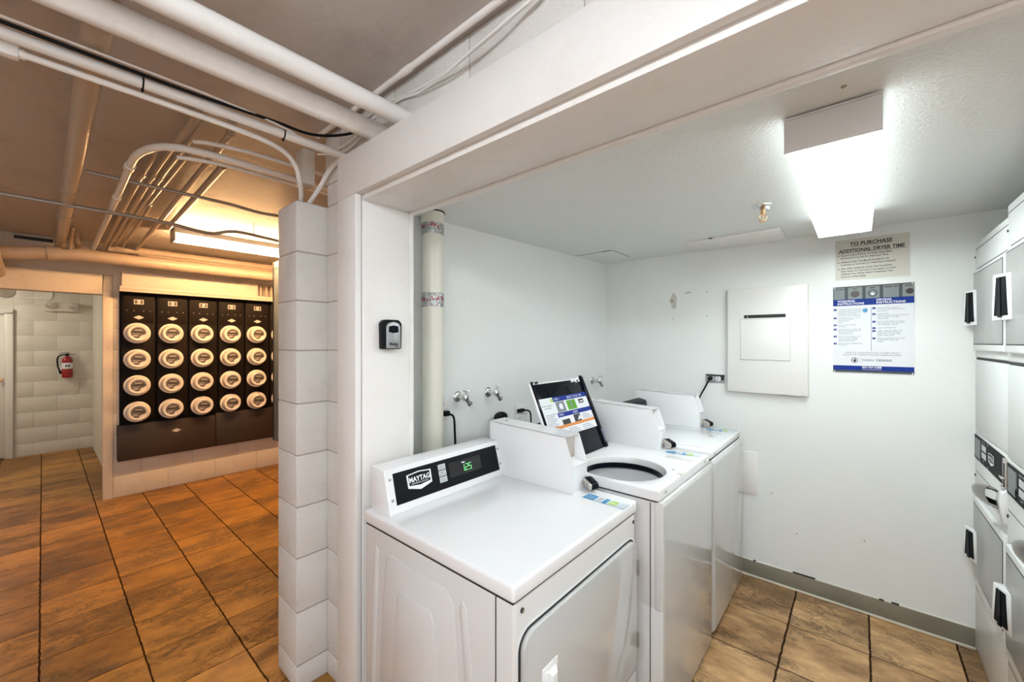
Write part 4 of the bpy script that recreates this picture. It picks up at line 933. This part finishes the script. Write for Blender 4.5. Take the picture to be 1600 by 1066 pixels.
# curved conduit joining the bundle
pipe('conduit', [(-5.30, .300, 2.360), (-4.0, .290, 2.360), (-2.95, .279, 2.360), (-2.60, .272, 2.352), (-2.42, .275, 2.342), (-2.26, .310, 2.334), (-2.175, .380, 2.330), (-2.148, .50, 2.330), (-2.146, .62, 2.328), (-2.146, .90, 2.325), (-2.146, 1.29, 2.325)], .0153, 'pipe_paint', 'conduit sweeping round from the meter wall toward the pier', [((-2.70, .273, 2.356), (-2.64, .273, 2.354), 1.35), ((-3.35, .284, 2.36), (-3.28, .284, 2.36), 1.25)], group='conduits', cat='conduit')
pipe('conduit', [(-2.240, .378, 2.310), (-2.232, .43, 2.318), (-2.226, .54, 2.328), (-2.226, .75, 2.328), (-2.226, 1.29, 2.328)], .0088, 'pipe_paint', 'thin conduit just beneath the sweeping conduit by the pier', group='conduits', cat='conduit')
pipe('conduit', [(-2.118, .415, 2.352), (-2.085, .45, 2.350), (-2.045, .54, 2.345), (-2.032, .66, 2.345), (-2.032, 1.29, 2.345)], .0085, 'pipe_paint', 'thin conduit just above the sweeping conduit by the pier', group='conduits', cat='conduit')
tag(MB().box(-2.012, -1.925, .775, .83, 2.24, 2.40, 'block_paint', .006).build('junction_box'), 'painted junction fitting tucked above the masonry pier', 'fitting')
bund = [('first', .345, .402, .0125), ('second', .385, .425, .0105), ('third', .418, .452, .0098), ('fourth', .450, .478, .0090)]
for i, (nm, ya, yb, r) in enumerate(bund):
    if i in (1, 2): pts = [(-5.30, ya + .02, 2.405), (-3.0, ya, 2.400), (-2.5, ya + .001, 2.400), (-2.25, ya + .006, 2.402), (-2.10, ya + .012, 2.410), (-2.02, ya + .016, 2.428), (-1.995, ya + .018, 2.452)]
    elif i == 0: pts = [(-5.30, ya + .03, 2.405), (-3.2, ya, 2.400), (-2.62, ya, 2.402), (-2.54, ya, 2.415), (-2.53, ya, 2.452)]
    else: pts = [(-5.30, ya + .04, 2.405), (-3.6, ya + .01, 2.400), (-3.45, ya - .005, 2.400), (-2.50, ya, 2.402), (-2.42, ya, 2.415), (-2.41, ya, 2.452)]
    pipe('conduit', pts, r, 'pipe_paint_tan', nm + ' conduit of the tight bundle of four on the brown ceiling', [((-2.9, ya, 2.40), (-2.86, ya, 2.40), 1.25)] if i != 3 else (), group='bundle of four conduits', cat='conduit')
pipe('ceiling_pipe', [(-5.40, .590, 2.405), (-3.5, .556, 2.405), (-2.2, .531, 2.405), (-2.06, .528, 2.415), (-2.02, .527, 2.452)], .0150, 'pipe_paint_tan', 'straight tan pipe crossing the ceiling beside the conduit bundle')
pipe('ceiling_pipe', [(-4.1, .640, 2.405), (-2.9, .610, 2.405), (-2.45, .598, 2.405)], .0170, 'pipe_paint_tan', 'short dark tan pipe between the straight pipe and the strip light')
pipe('conduit', [(-3.59, -1.6, 2.330), (-3.59, .20, 2.330), (-3.59, .55, 2.325), (-3.60, .72, 2.31), (-3.61, .82, 2.312), (-3.60, .92, 2.345), (-3.60, 1.02, 2.352), (-3.60, 1.30, 2.335)], .0125, 'metal_conduit', 'grey conduit crossing under the other pipes with a hump near the strip light', group='conduits', cat='conduit')
tag(MB().cyl((-3.60, 1.08, 2.345), (-3.60, 1.08, 2.45), .003, 'metal_conduit', n=8).build('hanger_rod'), 'thin hanger rod holding the humped grey conduit', 'hanger rod')
pipe('conduit', [(-2.936, .14, 2.365), (-2.936, .50, 2.362), (-2.936, .72, 2.360), (-2.93, .90, 2.345), (-2.93, 1.05, 2.350), (-2.93, 1.30, 2.355)], .0092, 'metal_conduit', 'thin grey conduit crossing the conduit bundle nearer the camera', group='conduits', cat='conduit')
# pipes along the meter wall
pipe('ceiling_pipe', [(-5.02, -1.5, 2.19), (-5.05, -.5, 2.20), (-5.08, -.20, 2.215), (-5.09, .0, 2.245), (-5.10, .2, 2.262), (-5.10, .6, 2.264), (-5.10, 4.15, 2.264)], .0530, 'pipe_paint_tan', 'large horizontal tan pipe running above the electric meters', [((-5.093, .02, 2.248), (-5.097, .10, 2.256), 1.16), ((-5.10, 1.018, 2.264), (-5.10, 1.028, 2.264), 1.03)], n=24)
pipe('ceiling_pipe', [(-5.28, .42, 2.450), (-5.28, .43, 2.42), (-5.285, .46, 2.400), (-5.29, .52, 2.393), (-5.30, .70, 2.392), (-5.30, 4.15, 2.392)], .0360, 'pipe_paint_tan', 'horizontal tan pipe behind the large one above the meters', [((-5.30, .80, 2.392), (-5.30, .84, 2.392), 1.1)], n=20)
pipe('conduit', [(-5.22, .60, 2.345), (-5.22, 4.15, 2.345)], .0085, 'pipe_paint_tan', 'thin tan line between the two horizontal pipes above the meters', group='conduits', cat='conduit')
pipe('ceiling_pipe', [(-5.30, .205, 2.25), (-5.30, .205, 2.37), (-5.26, .200, 2.405), (-5.15, .19, 2.418), (-5.02, .185, 2.400), (-4.98, .18, 2.45)], .020, 'pipe_paint_tan', 'small hooked tan pipe behind the large horizontal pipe')
pipe('ceiling_pipe', [(-5.30, .150, 2.25), (-4.60, .150, 2.40)], .012, 'pipe_paint_tan', 'slim slanted tan pipe beside the hooked pipe', n=14)
pipe('insulated_pipe', [(-5.50, -.262, 2.08), (-7.05, -.262, 2.065)], .068, 'pipe_paint', 'fat insulated pipe passing through the wall above the passage', group='insulated pipes')
tag(MB().lathe([(.071, 0), (.071, .025), (.069, .03)], 'plastic_black', Matrix.Translation((-7.06, -.262, 2.065)) @ Matrix.Rotation(R(90), 4, 'Y'), 28).build('pipe_band'), 'black band at the end of the insulated pipe in the passage', 'pipe band')
pipe('insulated_pipe', [(-5.462, -.255, 2.10), (-5.05, -.262, 2.18), (-4.8, -.29, 2.30)], .055, 'pipe_paint_tan', 'insulated tan pipe elbow above the passage opening', group='insulated pipes')
tag(MB().box(-5.47, -5.45, -.16, .06, 2.40, 2.425, 'dark_gap').build('wall_slot'), 'dark slot high on the wall above the passage', 'slot')

# ------------------------------------------------------------------ electric meters
P = thing('meter_panel', (-5.468, .49, .36), 'dark brown electric meter bank mounted on the tan block wall', 'meter panel')
cols = [.490 + .2595 * i for i in range(6)]
for i, y in enumerate(cols):
    b = MB().box(0, .060, y - .49 + .008, y - .49 + .2515, .385, 1.655, 'meter_panel_paint', .004).box(.058, .066, y - .49 + .016, y - .49 + .243, 1.34, 1.65, 'meter_panel_paint', .003)
    c = b.build('meter_column', P)
    Mf = frame((.0665, y - .49 + .130, 0), (0, 1, 0), (0, 0, 1))
    q = MB().prism([(-.040, 1.395, 0), (0, 1.375, 0), (.040, 1.395, 0), (0, 1.415, 0)], (0, 0, .001), 'badge_metal', Mf).build('diamond_badge', c)
    q = MB().rect(Mf, -.036, .036, 1.525, 1.572, 'badge_metal'); q.rect(Mf, -.030, -.012, 1.530, 1.567, 'meter_face', z=.0007); q.rect(Mf, .012, .030, 1.530, 1.567, 'meter_face', z=.0007)
    q.lathe([(.012, .002), (.010, .010), (0, .012)], 'badge_metal', Mf @ Matrix.Translation((0, 1.552, 0)), 12).build('seal_plate', c)
    q = MB()
    for dy in (-.085, -.035, .035, .085): q.lathe([(.004, 0), (.003, .003), (0, .004)], 'badge_metal', Mf @ Matrix.Translation((dy, 1.46, 0)), 8)
    q.build('rivet_row', c)
for k in range(7):
    pass
for y0, y1, z1 in ((-.022, .755, .345), (.760, 1.555, .365)):
    tr = MB().box(0, .078, y0, y1, .0, z1, 'meter_trough_paint', .004).build('wire_trough', P)
    Mf = frame((.0785, y0 + (.44 if y0 < 0 else .62), z1 - .11), (0, 1, 0), (0, 0, 1))
    MB().prism([(-.040, 0, 0), (0, -.020, 0), (.040, 0, 0), (0, .020, 0)], (0, 0, .001), 'badge_metal', Mf).build('diamond_badge', tr)
MB().box(0, .02, -.004, 1.56, .34, 1.66, 'meter_panel_paint').build('back_plate', P)
def make_meter():
    t = bpy.data.objects.new('electric_meter', None); col.objects.link(t)
    Rx = Matrix.Rotation(R(90), 4, 'Y')
    MB().lathe([(.098, 0), (.100, .006), (.100, .020), (.092, .026), (.086, .026)], 'meter_plastic', Rx, 36).build('collar', t)
    MB().lathe([(.086, .022), (.082, .085), (.078, .096), (.070, .101), (.064, .099), (.062, .094), (0, .094)], 'meter_plastic', Rx, 36).build('cover', t)
    Mf = frame((.0948, 0, 0), (0, 1, 0), (0, 0, 1))
    f = MB(); pts = [(.056 * math.cos(R(a)), .056 * math.sin(R(a)) , 0) for a in range(-5, 186, 12)] + [(-.050, -.022, 0), (-.020, -.050, 0), (.004, -.050, 0), (.018, -.024, 0), (.040, -.016, 0)]
    f.prism(pts, (0, 0, .0012), 'meter_face', Mf)
    d = f.build('dial_face', t)
    g = MB().rect(Mf, -.026, .026, .022, .034, 'meter_print', z=.0013); g.rect(Mf, -.040, .044, .002, .013, 'ink_black', z=.0013); g.rect(Mf, -.044, .012, -.010, -.005, 'meter_print', z=.0013)
    g.rect(Mf, -.038, .0, -.034, -.018, 'meter_print', z=.0013); g.build('print', d)
    return t
M0 = make_meter(); first = True
rowz = [1.600, 1.341, 1.085, .826]; rown = ['top row', 'second row', 'third row', 'bottom row']
coln = ['first column from the corner post', 'second column from the corner post', 'third column', 'fourth column', 'fifth column', 'last column beside the metal cabinet']
for i, y in enumerate(cols):
    for j, z in enumerate(rowz):
        o = M0 if first else copy_tree(M0); first = False
        o.location = (-5.4068, y + .117 + .0 * i, z); o.rotation_euler = (R(random.uniform(-6, 6)), 0, 0)
        tag(o, 'round beige electric meter, %s, %s of the dark panel' % (rown[j], coln[i]), 'electric meter', 'electric meters on the dark panel')
b = MB().box(-5.47, -5.33, .492, 1.640, 2.048, 2.195, 'hall_wall_paint', .004)
tag(b.build('wiring_box'), 'long tan wooden box above the meter panel', 'box')
tag(MB().box(-5.47, -5.30, .475, 2.3, 2.020, 2.046, 'hall_wall_paint', .003).box(-5.33, -5.31, .475, 2.3, 1.995, 2.046, 'hall_wall_paint', .003).build('ledge_board'), 'narrow tan ledge board directly above the meter panel', 'ledge')
for k, y in enumerate((1.685, 1.745, 1.80, 1.85)):
    pipe('conduit', [(-5.38, y, 2.046), (-5.38, y, 2.20)], .014, 'pipe_paint_tan', ['short upright conduit stub right of the long tan box', 'second short upright conduit stub past the long tan box', 'third short upright conduit stub past the long tan box', 'fourth short upright conduit stub, beside the curled pipe'][k], group='upright conduit stubs', cat='conduit')
pipe('conduit', [(-5.36, 1.90, 2.20), (-5.36, 1.90, 2.12), (-5.36, 1.915, 2.075), (-5.36, 1.955, 2.065), (-5.36, 1.99, 2.09), (-5.36, 2.0, 2.20)], .016, 'pipe_paint_tan', 'curled conduit trap on the ledge beside the stubs', group='upright conduit stubs', cat='conduit')
C = thing('electrical_cabinet', (-3.605, 1.356, .63), 'tall blue-grey metal electrical cabinet seen edge-on behind the pier', 'electrical cabinet')
MB().box(-.395, 0, 0, .5, 0, 1.60, 'cabinet_blue_grey', .003).build('case', C)
MB().box(-.405, -.390, -.004, .5, .0, 1.60, 'plastic_black', .002).build('door', C)
MB().cyl((-.33, 0, 1.535), (-.33, -.004, 1.535), .010, 'chrome', n=14).build('screw', C)
# ------------------------------------------------------------------ passage things
E = thing('fire_extinguisher', (-8.37, .222, 1.02), 'small red fire extinguisher with white label hanging on the block wall', 'fire extinguisher')
b = MB().lathe([(.046, 0), (.050, .006), (.052, .015), (.052, .235), (.046, .262), (.028, .285), (.016, .290), (.016, .305)], 'extinguisher_red', Matrix.Translation((.060, 0, 0)), 28).build('cylinder', E)
MB().lathe([(.0526, .125), (.0530, .126), (.0530, .205), (.0526, .206)], 'paper_white', Matrix.Translation((.060, 0, 0)), 28).box(.1125, .1138, -.020, -.004, .15, .18, 'ink_black').box(.1125, .1138, .004, .022, .15, .18, 'ink_black').build('label', E)
v = MB().cyl((.060, 0, .30), (.060, 0, .335), .017, 'plastic_black', n=14).box(.052, .068, -.01, .075, .322, .330, 'plastic_black', .002).box(.052, .068, -.02, .085, .340, .347, 'plastic_black', .002, Matrix.Rotation(R(10), 4, 'X')).build('valve', E)
MB().tube([(.06, -.01, .318), (.06, -.05, .315), (.06, -.085, .285), (.06, -.092, .22), (.06, -.082, .14), (.06, -.066, .09)], .009, 'plastic_black', n=10).cyl((.06, -.07, .10), (.06, -.060, .055), .013, 'plastic_black', n=12).build('hose', E)
MB().box(.0, .012, -.02, .02, .10, .31, 'dull_steel', .002).build('bracket', E)
L_ = thing('emergency_light', (-8.37, .168, 1.932), 'beige two-headed emergency light high on the passage block wall', 'emergency light')
MB().box(0, .055, -.155, .155, 0, .125, 'passage_paint', .006).build('housing', L_)
for y in (-.105, .105):
    hh = MB().lathe([(.030, -.03), (.046, 0), (.050, .012), (.046, .014)], 'passage_paint', Matrix.Translation((.075, y, .082)) @ Matrix.Rotation(R(100), 4, 'Y'), 24).build('lamp_head', L_)
    MB().lathe([(.043, .0135), (.03, .018), (0, .020)], 'lens_grey', Matrix.Translation((.075, y, .082)) @ Matrix.Rotation(R(100), 4, 'Y'), 24).build('lens', hh)
pipe('conduit', [(-8.355, -.20, 2.105), (-8.355, .02, 2.100), (-8.355, .06, 2.105), (-8.355, .078, 2.14), (-8.355, .080, 2.30)], .010, 'pipe_paint', 'thin white conduit above the emergency light in the passage', group='conduits', cat='conduit')
